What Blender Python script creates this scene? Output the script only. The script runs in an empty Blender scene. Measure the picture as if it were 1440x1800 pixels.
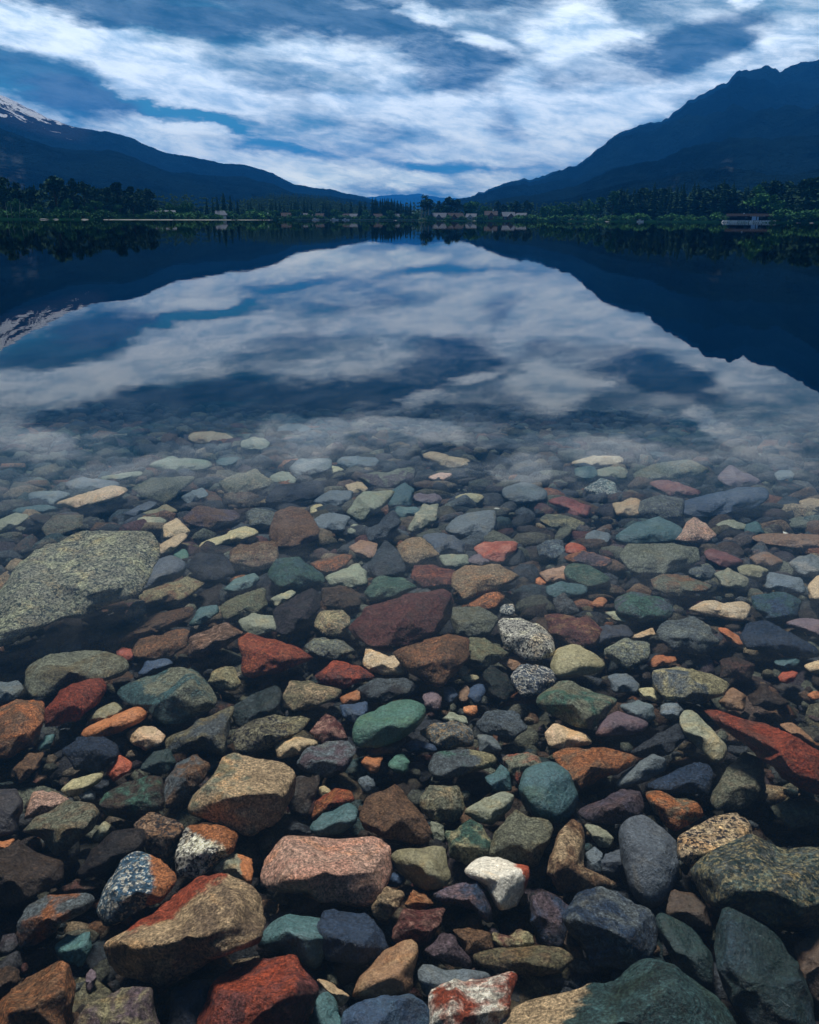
import bpy, bmesh, math, random
import numpy as np
from mathutils import Vector

random.seed(11)
rng = np.random.default_rng(11)
S = bpy.context.scene
COL = S.collection
R = math.radians

# ------------------------------------------------------------------ camera
FPX = 1500.0                       # focal length in pixels of the 1440x1800 photograph
HORIZ = 386.0                      # image row of the horizon on the centre line
PITCH = math.atan((900 - HORIZ) / FPX)
ROLL = R(0.28)
CAMZ = 0.80
cam_d = bpy.data.cameras.new('camera')
cam = bpy.data.objects.new('camera', cam_d)
COL.objects.link(cam)
S.camera = cam
cam_d.sensor_fit = 'VERTICAL'
cam_d.sensor_height = 24.0
cam_d.lens = 24.0 * FPX / 1800.0
cam_d.clip_start = 0.02
cam_d.clip_end = 60000
cam.location = (0, 0, CAMZ)
cam.rotation_mode = 'XYZ'
F = Vector((0, math.cos(PITCH), -math.sin(PITCH)))
R0 = Vector((1, 0, 0))
U0 = R0.cross(F)
CR = (R0 * math.cos(ROLL) + U0 * math.sin(ROLL)).normalized()
CU = CR.cross(F).normalized()
from mathutils import Matrix
cam.rotation_euler = Matrix((CR, CU, -F)).transposed().to_euler()
CAM = Vector(cam.location)
Fn, Rn, Un, Cn = (np.array(v) for v in (F, CR, CU, CAM))

def pray(px, py):
    """direction of the photograph's pixel, with unit depth along the camera axis"""
    return Fn + Rn * ((px - 720) / FPX) + Un * ((900 - py) / FPX)

def azel(px, py):
    d = pray(px, py); d = d / np.linalg.norm(d)
    return math.atan2(d[0], d[1]), math.asin(d[2])

def pix_x(px, py, D):
    """ground position at distance D in the direction of a pixel"""
    a, e = azel(px, py)
    return D * math.sin(a), D * math.cos(a), CAMZ + D * math.tan(e)

# ------------------------------------------------------------------ sun, exposure
SUN_EL, SUN_AZ = R(63), R(-14)     # ahead of the camera, a little to one side, behind the cloud
sd = bpy.data.lights.new('sun', 'SUN')
sd.energy = 3.5
sd.angle = R(12)
sd.color = (1.0, 0.92, 0.82)
sun = bpy.data.objects.new('sun', sd)
COL.objects.link(sun)
sdir = Vector((math.sin(SUN_AZ) * math.cos(SUN_EL), math.cos(SUN_AZ) * math.cos(SUN_EL), math.sin(SUN_EL)))
sun.rotation_euler = sdir.to_track_quat('Z', 'Y').to_euler()
sun.location = (0, 0, 30)

vs = S.view_settings
vs.view_transform = 'Standard'
vs.look = 'None'
vs.gamma = 1.0
vs.exposure = 0.6
vs.use_curve_mapping = False
S.render.engine = 'CYCLES'
S.cycles.use_denoising = True
S.cycles.max_bounces = 8
S.cycles.diffuse_bounces = 3
S.cycles.glossy_bounces = 3
S.cycles.transparent_max_bounces = 12
S.cycles.volume_bounces = 0
S.cycles.sample_clamp_indirect = 4.0
S.cycles.caustics_reflective = False

# ------------------------------------------------------------------ node helper
class NT:
    def __init__(s, tree):
        s.t = tree; s.n = tree.nodes; s.l = tree.links
    def new(s, typ, **kw):
        n = s.n.new(typ)
        for k, v in kw.items():
            setattr(n, k, v)
        return n
    def put(s, sock, v):
        if v is None: return
        if isinstance(v, bpy.types.NodeSocket):
            s.l.new(v, sock)
        else:
            if hasattr(sock.default_value, '__len__') and not hasattr(v, '__len__'):
                v = (v,) * len(sock.default_value)
            if hasattr(v, '__len__') and len(v) == 3 and len(sock.default_value) == 4:
                v = (*v, 1)
            sock.default_value = v
    def math(s, op, a, b=None, c=None, clamp=False):
        n = s.new('ShaderNodeMath', operation=op, use_clamp=clamp)
        for i, v in enumerate((a, b, c)):
            s.put(n.inputs[i], v) if v is not None else None
        return n.outputs[0]
    def vmath(s, op, a, b=None, out=0):
        n = s.new('ShaderNodeVectorMath', operation=op)
        s.put(n.inputs[0], a)
        if b is not None: s.put(n.inputs[1], b)
        return n.outputs[out]
    def scale(s, v, f):
        n = s.new('ShaderNodeVectorMath', operation='SCALE')
        s.put(n.inputs[0], v); s.put(n.inputs['Scale'], f)
        return n.outputs[0]
    def mapr(s, v, a, b, c=0.0, d=1.0, smooth=True):
        n = s.new('ShaderNodeMapRange')
        n.interpolation_type = 'SMOOTHSTEP' if smooth else 'LINEAR'
        s.put(n.inputs[0], v)
        for i, x in enumerate((a, b, c, d)): s.put(n.inputs[i + 1], x)
        return n.outputs[0]
    def mix(s, f, a, b, mode='MIX'):
        n = s.new('ShaderNodeMix', data_type='RGBA', blend_type=mode)
        s.put(n.inputs[0], f); s.put(n.inputs[6], a); s.put(n.inputs[7], b)
        return n.outputs[2]
    def noise(s, vec, scale, detail=4, rough=0.55, dist=0.0, out=0):
        n = s.new('ShaderNodeTexNoise')
        s.put(n.inputs['Vector'], vec)
        s.put(n.inputs['Scale'], scale); s.put(n.inputs['Detail'], detail)
        s.put(n.inputs['Roughness'], rough); s.put(n.inputs['Distortion'], dist)
        return n.outputs[out]

# ------------------------------------------------------------------ world: daylight sky with broken cloud
W = bpy.data.worlds.new('World')
S.world = W
W.use_nodes = True
w = NT(W.node_tree)
w.n.clear()
STR = 0.1
HAZE = 1.12e-4
tc = w.new('ShaderNodeTexCoord').outputs['Generated']
sky = w.new('ShaderNodeTexSky', sky_type='NISHITA')
sky.sun_disc = False
sky.sun_elevation = SUN_EL
sky.sun_rotation = SUN_AZ
sky.altitude = 650
sep = w.new('ShaderNodeSeparateXYZ'); w.l.new(tc, sep.inputs[0])
sx, sy, sz = sep.outputs
az = w.math('ARCTAN2', sx, sy)
el = w.math('ARCSINE', sz)
zc = w.math('ADD', w.math('MAXIMUM', sz, 0.0), 0.10)
plane = w.new('ShaderNodeCombineXYZ')
w.put(plane.inputs[0], w.math('DIVIDE', sx, zc))
w.put(plane.inputs[1], w.math('DIVIDE', sy, zc))
plane = plane.outputs[0]
ae = w.new('ShaderNodeCombineXYZ'); w.put(ae.inputs[0], az); w.put(ae.inputs[1], el)
ae = ae.outputs[0]
# warp that frays the edges of the cloud masses
aes = w.vmath('MULTIPLY', ae, (1.0, 2.6, 1.0))
warp = w.noise(aes, 9.0, 5, 0.62, out=1)
warp = w.vmath('MULTIPLY', w.vmath('SUBTRACT', warp, (0.5, 0.5, 0.5)), (0.16, 0.045, 0.0))
aew = w.vmath('ADD', ae, warp)
# cloud masses: pixel centre, half sizes, tilt (degrees, down to the other side), whiteness, greyness
CL = [
 (230,110,300,42,17,.75,0),(60,55,170,32,10,.35,0),(300,226,135,24,14,.75,0),(380,283,290,17,13,.7,0),
 (610,105,130,40,12,.45,0),(590,166,38,13,5,.45,0),(415,178,120,20,8,.45,0),(745,198,190,32,5,.7,0),
 (960,185,170,62,-8,.75,0),(900,262,200,26,0,.6,0),(600,302,170,20,6,.7,0),(810,318,120,14,0,.3,0),
 (1010,55,130,48,22,.75,0),(845,78,52,13,18,.45,0),(745,26,34,20,10,.5,0),(640,4,90,12,0,.5,0),
 (1110,190,90,26,-18,.5,0),(1320,112,150,34,-14,.45,0),(1400,58,90,32,-10,.35,0),(1270,28,60,16,0,.3,0),
 (500,60,110,26,14,.25,0),(1180,235,90,24,-25,.4,0),
 (560,28,150,34,8,-.55,.7),(700,68,110,28,8,-.3,.5),(815,122,85,30,0,-.35,.6),(882,216,58,26,20,-.9,.8),
 (1080,112,120,30,-8,-.55,.6),(1230,62,150,28,-10,-.45,.5),(60,128,150,30,14,-.75,.5),(150,178,130,20,10,-.6,.45),(330,30,160,26,10,-.5,.5),(930,20,50,30,0,-.4,.4),
 (190,18,210,22,6,-.45,.5),(700,22,60,30,0,-.2,.5),
 (330,203,110,9,16,-.7,-.3),(470,228,120,12,10,-.4,-.3),(545,205,60,20,0,-.15,-.3),(480,262,170,10,12,-.5,-.3),
 (770,296,100,12,0,-.5,-.2),(600,138,60,12,10,-.4,-.2),(640,-5,420,14,0,-.35,.5),(540,238,120,14,8,.35,0),
]
# cloud standing above the frame, known from its mirror image in the lake
MIR = [(60,772,70,30,10,.8,0),(225,815,80,12,-12,.7,0),(555,778,60,22,-35,.9,0),(660,745,90,14,5,.7,0),(780,758,80,12,5,.6,0),
 (908,824,40,22,0,.9,0),(1060,792,90,20,5,.75,0),(1255,752,30,28,0,.8,0),(1180,812,80,14,0,.5,0),(1340,790,90,40,20,.45,0),
 (330,760,120,20,-10,-.5,.5),(820,790,80,14,0,-.5,.4),(160,735,150,14,0,-.4,.5),(1050,745,150,14,0,-.4,.4),(700,900,700,50,0,-.35,.5)]
accW, accD = 0.0, 0.0
def mirror_azel(px, py):
    d = pray(px, py); d = d / np.linalg.norm(d)
    return math.atan2(d[0], d[1]), math.asin(-d[2])
for (cx, cy, rx, ry, rot, aw, ad), azel_ in [(c, azel) for c in CL] + [(c, mirror_azel) for c in MIR]:
    a0, e0 = azel_(cx, cy)
    k = 1.0 / FPX
    # measure the local tilt and scale of the picture in azimuth and elevation
    ax, ex = azel_(cx + 20, cy); ay, ey = azel_(cx, cy - 20)
    r = R(rot)
    ux = ((ax - a0) / 20, (ex - e0) / 20); uy = ((ay - a0) / 20, (ey - e0) / 20)
    J = np.array([[ux[0], uy[0]], [ux[1], uy[1]]])
    Ji = np.linalg.inv(J)                      # (az,el) -> pixel offsets (right, up)
    c, s_ = math.cos(-r), math.sin(-r)
    Rm = np.array([[c, s_], [-s_, c]])
    A = np.diag([1 / (rx * 1.35), 1 / (ry * 1.6)]) @ Rm @ Ji
    d = w.vmath('SUBTRACT', aew, (a0, e0, 0))
    p = w.vmath('DOT_PRODUCT', d, (A[0, 0], A[0, 1], 0), out=1)
    q = w.vmath('DOT_PRODUCT', d, (A[1, 0], A[1, 1], 0), out=1)
    rr = w.math('MULTIPLY_ADD', p, p, w.math('MULTIPLY', q, q))
    g = w.mapr(rr, 1.0, 0.0, 0.0, 1.0)
    accW = w.math('MULTIPLY_ADD', g, aw, accW)
    if ad: accD = w.math('MULTIPLY_ADD', g, ad, accD)
f1 = w.noise(plane, 0.75, 9, 0.6, 0.6)
f2 = w.noise(w.vmath('ADD', plane, (31.0, 7.0, 3.0)), 0.42, 6, 0.55, 0.3)
rotv = w.new('ShaderNodeVectorRotate', rotation_type='Z_AXIS'); w.put(rotv.inputs['Vector'], ae); rotv.inputs['Angle'].default_value = 0.14
f3 = w.noise(w.vmath('MULTIPLY', rotv.outputs[0], (0.8, 2.9, 1.0)), 22.0, 9, 0.66, 0.25)
wv = w.math('ADD', accW, w.math('MULTIPLY', w.math('SUBTRACT', f1, 0.5), 1.5))
wv = w.math('ADD', wv, w.math('MULTIPLY', w.math('SUBTRACT', f3, 0.5), 1.0))
white = w.mapr(wv, -0.42, 0.80)
dv = w.math('ADD', accD, w.math('MULTIPLY', w.math('SUBTRACT', f2, 0.42), 2.2))
dark = w.mapr(dv, -0.1, 0.75)
high = w.mapr(el, 0.22, 0.52)
tint = w.mix(1.0, sky.outputs[0], (0.10, 0.24, 0.36), 'MULTIPLY')
blue = w.mix(0.8, tint, (0.50, 2.5, 3.6))
slate = w.mix(w.mapr(f3, .3, .7), (0.20, 0.80, 1.45), (0.95, 1.75, 2.6))
base = w.mix(dark, blue, slate)
veil = w.mapr(w.math('ADD', wv, w.math('MULTIPLY', w.math('SUBTRACT', f3, 0.5), 0.6)), -0.55, 0.35)
base = w.mix(w.math('MULTIPLY', veil, 0.55), base, (1.7, 2.7, 3.7))
cloud = w.mix(w.mapr(f3, 0.30, 0.66), (3.7, 5.5, 7.2), (8.8, 9.8, 10.4))
low = w.mapr(el, 0.0, 0.13, 1.0, 0.0)
cloud = w.mix(low, cloud, w.mix(1.0, cloud, (1.8, 1.60, 1.15), 'MULTIPLY'))
skyc = w.mix(white, base, cloud)
skyc = w.mix(w.math('MULTIPLY', high, 0.9), skyc, w.mix(white, (0.35, 0.80, 1.5), (1.0, 1.6, 2.4)))  # unseen upper sky darkened to thin its reflection over the near stones
bgn = w.new('ShaderNodeBackground')
w.put(bgn.inputs[0], skyc); bgn.inputs[1].default_value = STR
wo = w.new('ShaderNodeOutputWorld'); w.l.new(bgn.outputs[0], wo.inputs[0])
W.cycles.sampling_method = 'MANUAL'
W.cycles.sample_map_resolution = 512

# ------------------------------------------------------------------ materials
def new_mat(name):
    m = bpy.data.materials.new(name); m.use_nodes = True
    t = NT(m.node_tree); t.n.clear()
    o = t.new('ShaderNodeOutputMaterial')
    return m, t, o

def principled(t, o, color, rough=0.7, spec=0.3, normal=None):
    b = t.new('ShaderNodeBsdfPrincipled')
    t.put(b.inputs['Base Color'], color); t.put(b.inputs['Roughness'], rough)
    t.put(b.inputs['Specular IOR Level'], spec)
    if normal is not None: t.l.new(normal, b.inputs['Normal'])
    t.l.new(b.outputs[0], o.inputs[0])
    return b

def bump(t, h, dist, strength=1.0, prev=None):
    n = t.new('ShaderNodeBump')
    n.inputs['Distance'].default_value = dist; n.inputs['Strength'].default_value = strength
    t.l.new(h, n.inputs['Height'])
    if prev is not None: t.l.new(prev, n.inputs['Normal'])
    return n.outputs[0]

def rock_mat(kind, geo=False):
    m, t, o = new_mat('rock_' + kind)
    def attr(nm):
        a = t.new('ShaderNodeAttribute'); a.attribute_type = 'GEOMETRY' if geo else 'OBJECT'; a.attribute_name = nm
        return a
    c1 = attr('c1').outputs['Color']; c2 = attr('c2').outputs['Color']
    pos = t.new('ShaderNodeTexCoord').outputs['Object']
    if not geo:
        oi = t.new('ShaderNodeObjectInfo')
        pos = t.vmath('ADD', pos, t.scale(oi.outputs['Location'], 7.0))
    big = t.noise(pos, 16, 5, 0.62, 0.8)
    mid = t.noise(pos, 60, 6, 0.65, 0.3)
    fine = t.noise(pos, 260, 4, 0.7)
    grit = t.noise(pos, 700, 2, 0.6)
    pa = t.new('ShaderNodeAttribute'); pa.attribute_type = 'GEOMETRY'; pa.attribute_name = 'patch'
    pf = t.math('ADD', pa.outputs['Fac'], t.math('MULTIPLY', t.math('SUBTRACT', t.math('MULTIPLY_ADD', mid, .6, t.math('MULTIPLY', big, .4)), 0.5), 2.4))
    pf = t.mapr(pf, 0.30, 0.70)
    if kind == 'smooth':
        f = t.mapr(big, 0.38, 0.72, 0.0, 0.55)
        col = t.mix(f, c1, c2)
        bd = 0.0025
    elif kind == 'rough':
        f = t.mapr(t.math('MULTIPLY_ADD', mid, 0.6, t.math('MULTIPLY', big, 0.4)), 0.42, 0.62, 0.0, 0.75)
        col = t.mix(f, c1, c2)
        bd = 0.007
    elif kind == 'mottled':
        f = t.mapr(t.math('MULTIPLY_ADD', big, 0.75, t.math('MULTIPLY', mid, 0.25)), 0.44, 0.58)
        col = t.mix(f, c1, c2)
        bd = 0.005
    elif kind == 'granite':
        v = t.new('ShaderNodeTexVoronoi'); t.put(v.inputs['Vector'], t.vmath('ADD', pos, t.scale(t.noise(pos, 80, 3, 0.6, out=1), 0.012)))
        v.inputs['Scale'].default_value = 240
        cs = t.new('ShaderNodeSeparateColor'); t.l.new(v.outputs['Color'], cs.inputs[0])
        f = t.math('GREATER_THAN', t.math('ADD', cs.outputs[0], t.math('MULTIPLY', t.math('SUBTRACT', big, 0.5), 1.2)), 0.62)
        col = t.mix(t.mapr(mid, 0.4, 0.66, 0.0, 0.55), c1, t.mix(0.6, c1, (0.45, 0.44, 0.40)))
        col = t.mix(f, col, c2)
        col = t.mix(t.mapr(t.math('MULTIPLY_ADD', mid, .4, t.math('MULTIPLY', big, .6)), .48, .60, 0, .45), col, t.mix(1.0, c1, (2.0, 2.0, 1.7), 'MULTIPLY'))
        bd = 0.005
    elif kind == 'schist':
        sp = t.vmath('MULTIPLY', pos, (1.0, 2.0, 6.0))
        st = t.noise(sp, 34, 6, 0.65, 0.6)
        f = t.mapr(st, 0.42, 0.62)
        col = t.mix(f, c1, c2)
        big = t.math('MULTIPLY_ADD', st, 0.7, t.math('MULTIPLY', big, 0.3))
        bd = 0.008
    else:  # veined
        ln = t.vmath('DOT_PRODUCT', pos, (22.0, 34.0, 11.0), out=1)
        vn = t.math('ABSOLUTE', t.math('SINE', t.math('ADD', ln, t.math('MULTIPLY', big, 2.2))))
        f = t.math('MULTIPLY', t.mapr(vn, 0.0, 0.018, 1.0, 0.0), t.mapr(t.noise(pos, 24, 3, .6), .5, .62))
        col = t.mix(t.mapr(big, 0.4, 0.7, 0, 0.6), c1, c2)
        col = t.mix(t.math('MULTIPLY', f, 0.55), col, (0.30, 0.36, 0.38))
        bd = 0.0025
    stain = t.math('MULTIPLY', t.mapr(t.noise(pos, 11, 4, 0.65, 1.2), 0.52, 0.68), 0.38)
    col = t.mix(stain, col, t.mix(1.0, col, (1.55, 1.05, 0.55), 'MULTIPLY'))
    if not geo:
        c3 = attr('c3').outputs['Color']
        col = t.mix(pf, col, c3)
    crag = t.noise(pos, 120, 6, 0.72, 0.8)
    lo = 0.58 if kind == 'smooth' else 0.32
    val = t.math('MULTIPLY', t.mapr(fine, 0.34, 0.66, lo, 1.7, False), t.mapr(grit, 0.25, 0.75, 0.60, 1.40, False))
    val = t.math('MULTIPLY', val, t.mapr(crag, 0.34, 0.64, lo, 1.75, False))
    val = t.math('MULTIPLY', val, t.mapr(big, 0.3, 0.7, 0.72, 1.25, False))
    if kind in ('smooth', 'veined'):
        val = t.math('MULTIPLY_ADD', val, .6, .4)
    # pale mineral grains and dark pits
    spk = t.mapr(grit, 0.66, 0.76, 0.0, 0.35)
    cmb = t.new('ShaderNodeCombineXYZ')
    for i in range(3): t.put(cmb.inputs[i], val)
    col = t.mix(1.0, col, cmb.outputs[0], 'MULTIPLY')
    col = t.mix(spk, col, t.mix(0.5, col, (0.5, 0.48, 0.44)))
    k_ = 1.3 if kind == 'smooth' else 2.4
    n = bump(t, big, bd * 3.0 * k_, 0.9)
    n = bump(t, mid, bd * 1.6 * k_, 1.0, n)
    n = bump(t, crag, bd * 1.0 * k_, 1.0, n)
    n = bump(t, fine, bd * 0.4, 1.0, n)
    principled(t, o, col, t.mapr(mid, .35, .65, .34, .58), 0.42, n)
    return m

MR = {k: rock_mat(k) for k in ('smooth', 'rough', 'mottled', 'granite', 'schist', 'veined')}
MPEB = rock_mat('mottled', True)
MPEB.name = 'pebbles'

# ------------------------------------------------------------------ mesh helpers
def ico(sub):
    bm = bmesh.new(); bmesh.ops.create_icosphere(bm, subdivisions=sub, radius=1)
    v = np.array([x.co[:] for x in bm.verts]); f = np.array([[q.index for q in x.verts] for x in bm.faces])
    bm.free()
    return v, f
ICO = {s: ico(s) for s in (1, 2, 3, 4, 5)}

def mesh_np(name, V, Fc, mats, smooth=True, matidx=None):
    me = bpy.data.meshes.new(name)
    n = Fc.shape[1]
    me.vertices.add(len(V)); me.vertices.foreach_set('co', V.astype(np.float32).ravel())
    me.loops.add(Fc.size); me.loops.foreach_set('vertex_index', Fc.astype(np.int32).ravel())
    me.polygons.add(len(Fc))
    me.polygons.foreach_set('loop_start', np.arange(0, Fc.size, n, dtype=np.int32))
    me.polygons.foreach_set('loop_total', np.full(len(Fc), n, dtype=np.int32))
    for m in mats: me.materials.append(m)
    if matidx is not None: me.polygons.foreach_set('material_index', matidx.astype(np.int32))
    me.polygons.foreach_set('use_smooth', np.full(len(Fc), smooth, dtype=bool))
    me.update(calc_edges=True)
    return me

def link(name, me, parent=None, loc=None, **props):
    o = bpy.data.objects.new(name, me)
    COL.objects.link(o)
    if parent is not None: o.parent = parent
    if loc is not None: o.location = loc
    for k, v in props.items(): o[k] = v
    return o

def nfun(P, freq, seed, n=7):
    r = np.random.default_rng(seed)
    out = np.zeros(len(P))
    for i in range(n):
        k = r.normal(size=3); k = k / np.linalg.norm(k) * freq * r.uniform(.6, 1.5)
        out += np.sin(P @ k + r.uniform(0, 6.28))
    return out / math.sqrt(n)

# ------------------------------------------------------------------ ground
def bed_z(y):
    y = np.asarray(y, float)
    z = -0.165 - 0.062 * (y - 0.8)
    z = z - 0.11 * np.clip(y - 4.6, 0, 30)
    return z

def shore_r(a):
    """distance of the far shore for an azimuth in radians"""
    xs = np.radians([-180, -70, -30, -27, -20, -12, -5, 5, 15, 22, 27, 32, 70, 180])
    ys = [300, 330, 420, 430, 470, 600, 760, 760, 640, 560, 480, 440, 320, 300]
    return np.interp(a, xs, ys)

def ground_z(x, y):
    x = np.asarray(x, float); y = np.asarray(y, float)
    r = np.hypot(x, y); a = np.arctan2(x, y)
    near = np.maximum(bed_z(y) - 0.06, -6.0)
    rs = shore_r(a)
    s = np.clip((r - (rs - 45)) / 45, 0, 1)
    far = -6.0 + s * 6.0 + np.clip((r - rs) / 14, 0, 1) * 0.9 + np.clip(r - rs - 14, 0, 4000) * 0.012
    return np.maximum(near, far)

m, t, o = new_mat('ground')
gp = t.new('ShaderNodeNewGeometry').outputs['Position']
g1 = t.noise(gp, 9, 5, 0.6); g2 = t.noise(gp, 0.04, 4, 0.6); g3 = t.noise(gp, 120, 3, 0.6)
silt = t.mix(g1, (0.010, 0.014, 0.016), (0.035, 0.032, 0.026))
turf = t.mix(g2, (0.020, 0.045, 0.014), (0.040, 0.075, 0.022))
sepg = t.new('ShaderNodeSeparateXYZ'); t.l.new(gp, sepg.inputs[0])
isl = t.mapr(sepg.outputs[2], 0.10, 0.5)
yfar = t.mapr(t.vmath('LENGTH', gp, out=1), 60, 120)
principled(t, o, t.mix(t.math('MULTIPLY', isl, yfar), silt, turf), 0.9, 0.1, bump(t, g3, 0.01))
MG = m
NA, NR = 360, 210
aa = np.linspace(0, 2 * math.pi, NA, endpoint=False)
rr_ = np.concatenate([[0.02], np.geomspace(0.25, 250, 90), np.linspace(255, 900, 80), np.geomspace(920, 11000, NR - 171)])
A_, R_ = np.meshgrid(aa, rr_)
X = R_ * np.sin(A_); Y = R_ * np.cos(A_)
Z = ground_z(X, Y)
V = np.stack([X, Y, Z], -1).reshape(-1, 3)
i0 = np.arange(len(rr_) - 1)[:, None] * NA + np.arange(NA)[None]
i1 = np.arange(len(rr_) - 1)[:, None] * NA + (np.arange(NA)[None] + 1) % NA
FQ = np.stack([i0, i0 + NA, i1 + NA, i1], -1).reshape(-1, 4)
link('ground', mesh_np('ground', V, FQ, [MG]), kind='structure')

# ------------------------------------------------------------------ lake water (a body with a surface)
m, t, o = new_mat('water')
wp = t.new('ShaderNodeNewGeometry').outputs['Position']
dist = t.vmath('LENGTH', wp, out=1)
r1 = t.noise(t.vmath('MULTIPLY', wp, (1.0, 1.0, 1.0)), 2.2, 3, 0.5)
r2 = t.noise(t.vmath('MULTIPLY', wp, (0.6, 1.0, 1.0)), 0.16, 3, 0.55)
nb = bump(t, r1, 0.0007, 0.6)
nb = bump(t, r2, 0.003, 0.6, nb)
fr = t.new('ShaderNodeFresnel'); fr.inputs[0].default_value = 1.40
t.l.new(nb, fr.inputs['Normal'])
gl = t.new('ShaderNodeBsdfGlossy'); gl.inputs['Roughness'].default_value = 0.0
t.l.new(nb, gl.inputs['Normal'])
tr = t.new('ShaderNodeBsdfTransparent')
mx = t.new('ShaderNodeMixShader')
t.l.new(fr.outputs[0], mx.inputs[0]); t.l.new(tr.outputs[0], mx.inputs[1]); t.l.new(gl.outputs[0], mx.inputs[2])
t.l.new(mx.outputs[0], o.inputs['Surface'])
va = t.new('ShaderNodeVolumeAbsorption')
va.inputs['Color'].default_value = (0.34, 0.50, 0.60, 1); va.inputs['Density'].default_value = 0.62
t.l.new(va.outputs[0], o.inputs['Volume'])
n = 96
ang = np.linspace(0, 2 * math.pi, n, endpoint=False)
bm = bmesh.new()
top = [bm.verts.new((1300 * math.sin(a), 1300 * math.cos(a), 0)) for a in ang]
bot = [bm.verts.new((1300 * math.sin(a), 1300 * math.cos(a), -8)) for a in ang]
bm.faces.new(top[::-1]); bm.faces.new(bot)
for i in range(n):
    bm.faces.new((top[i], top[(i + 1) % n], bot[(i + 1) % n], bot[i]))
bmesh.ops.recalc_face_normals(bm, faces=bm.faces)
me = bpy.data.meshes.new('lake_water'); bm.to_mesh(me); bm.free(); me.materials.append(m)
link('lake_water', me, kind='structure')

# ------------------------------------------------------------------ mountains
m, t, o = new_mat('mountain_forest_haze_tint')
mp = t.new('ShaderNodeNewGeometry')
P_ = mp.outputs['Position']
n1 = t.noise(P_, 0.004, 8, 0.62); n2 = t.noise(P_, 0.03, 6, 0.7); n3 = t.noise(P_, 0.12, 3, 0.7)
col = t.mix(t.mapr(t.math('MULTIPLY_ADD', n1, .6, t.math('MULTIPLY', n2, .4)), 0.44, 0.58), (0.0015, 0.006, 0.012), (0.005, 0.017, 0.026))  # part of the blue distance haze is mixed into the forest colour
col = t.mix(t.mapr(n2, 0.58, 0.72, 0, 0.5), col, (0.010, 0.026, 0.030))
snow_a = t.new('ShaderNodeAttribute'); snow_a.attribute_name = 'snow'
sn = t.math('ADD', snow_a.outputs['Fac'], t.math('MULTIPLY', t.math('SUBTRACT', t.noise(t.vmath('MULTIPLY', P_, (1, 1, .45)), 0.016, 6, 0.65, 0.5), 0.5), t.math('MULTIPLY', 4.6, t.math('MINIMUM', t.math('MULTIPLY', snow_a.outputs['Fac'], 5.0), 1.0))))
rock = t.mix(t.mapr(snow_a.outputs['Fac'], 0.05, 0.3), col, (0.022, 0.030, 0.045))
col = t.mix(t.mapr(sn, 0.72, 0.80), rock, (0.75, 0.80, 0.85))
slide = t.new('ShaderNodeAttribute'); slide.attribute_name = 'slide'
sl = t.math('MULTIPLY', slide.outputs['Fac'], t.mapr(n2, 0.45, 0.62))
col = t.mix(t.math('MULTIPLY', sl, 0.35), col, (0.12, 0.15, 0.16))
principled(t, o, col, 1.0, 0.0, bump(t, t.math('MULTIPLY_ADD', n3, 0.4, n2), 40, 1.0))
MM = m

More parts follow.
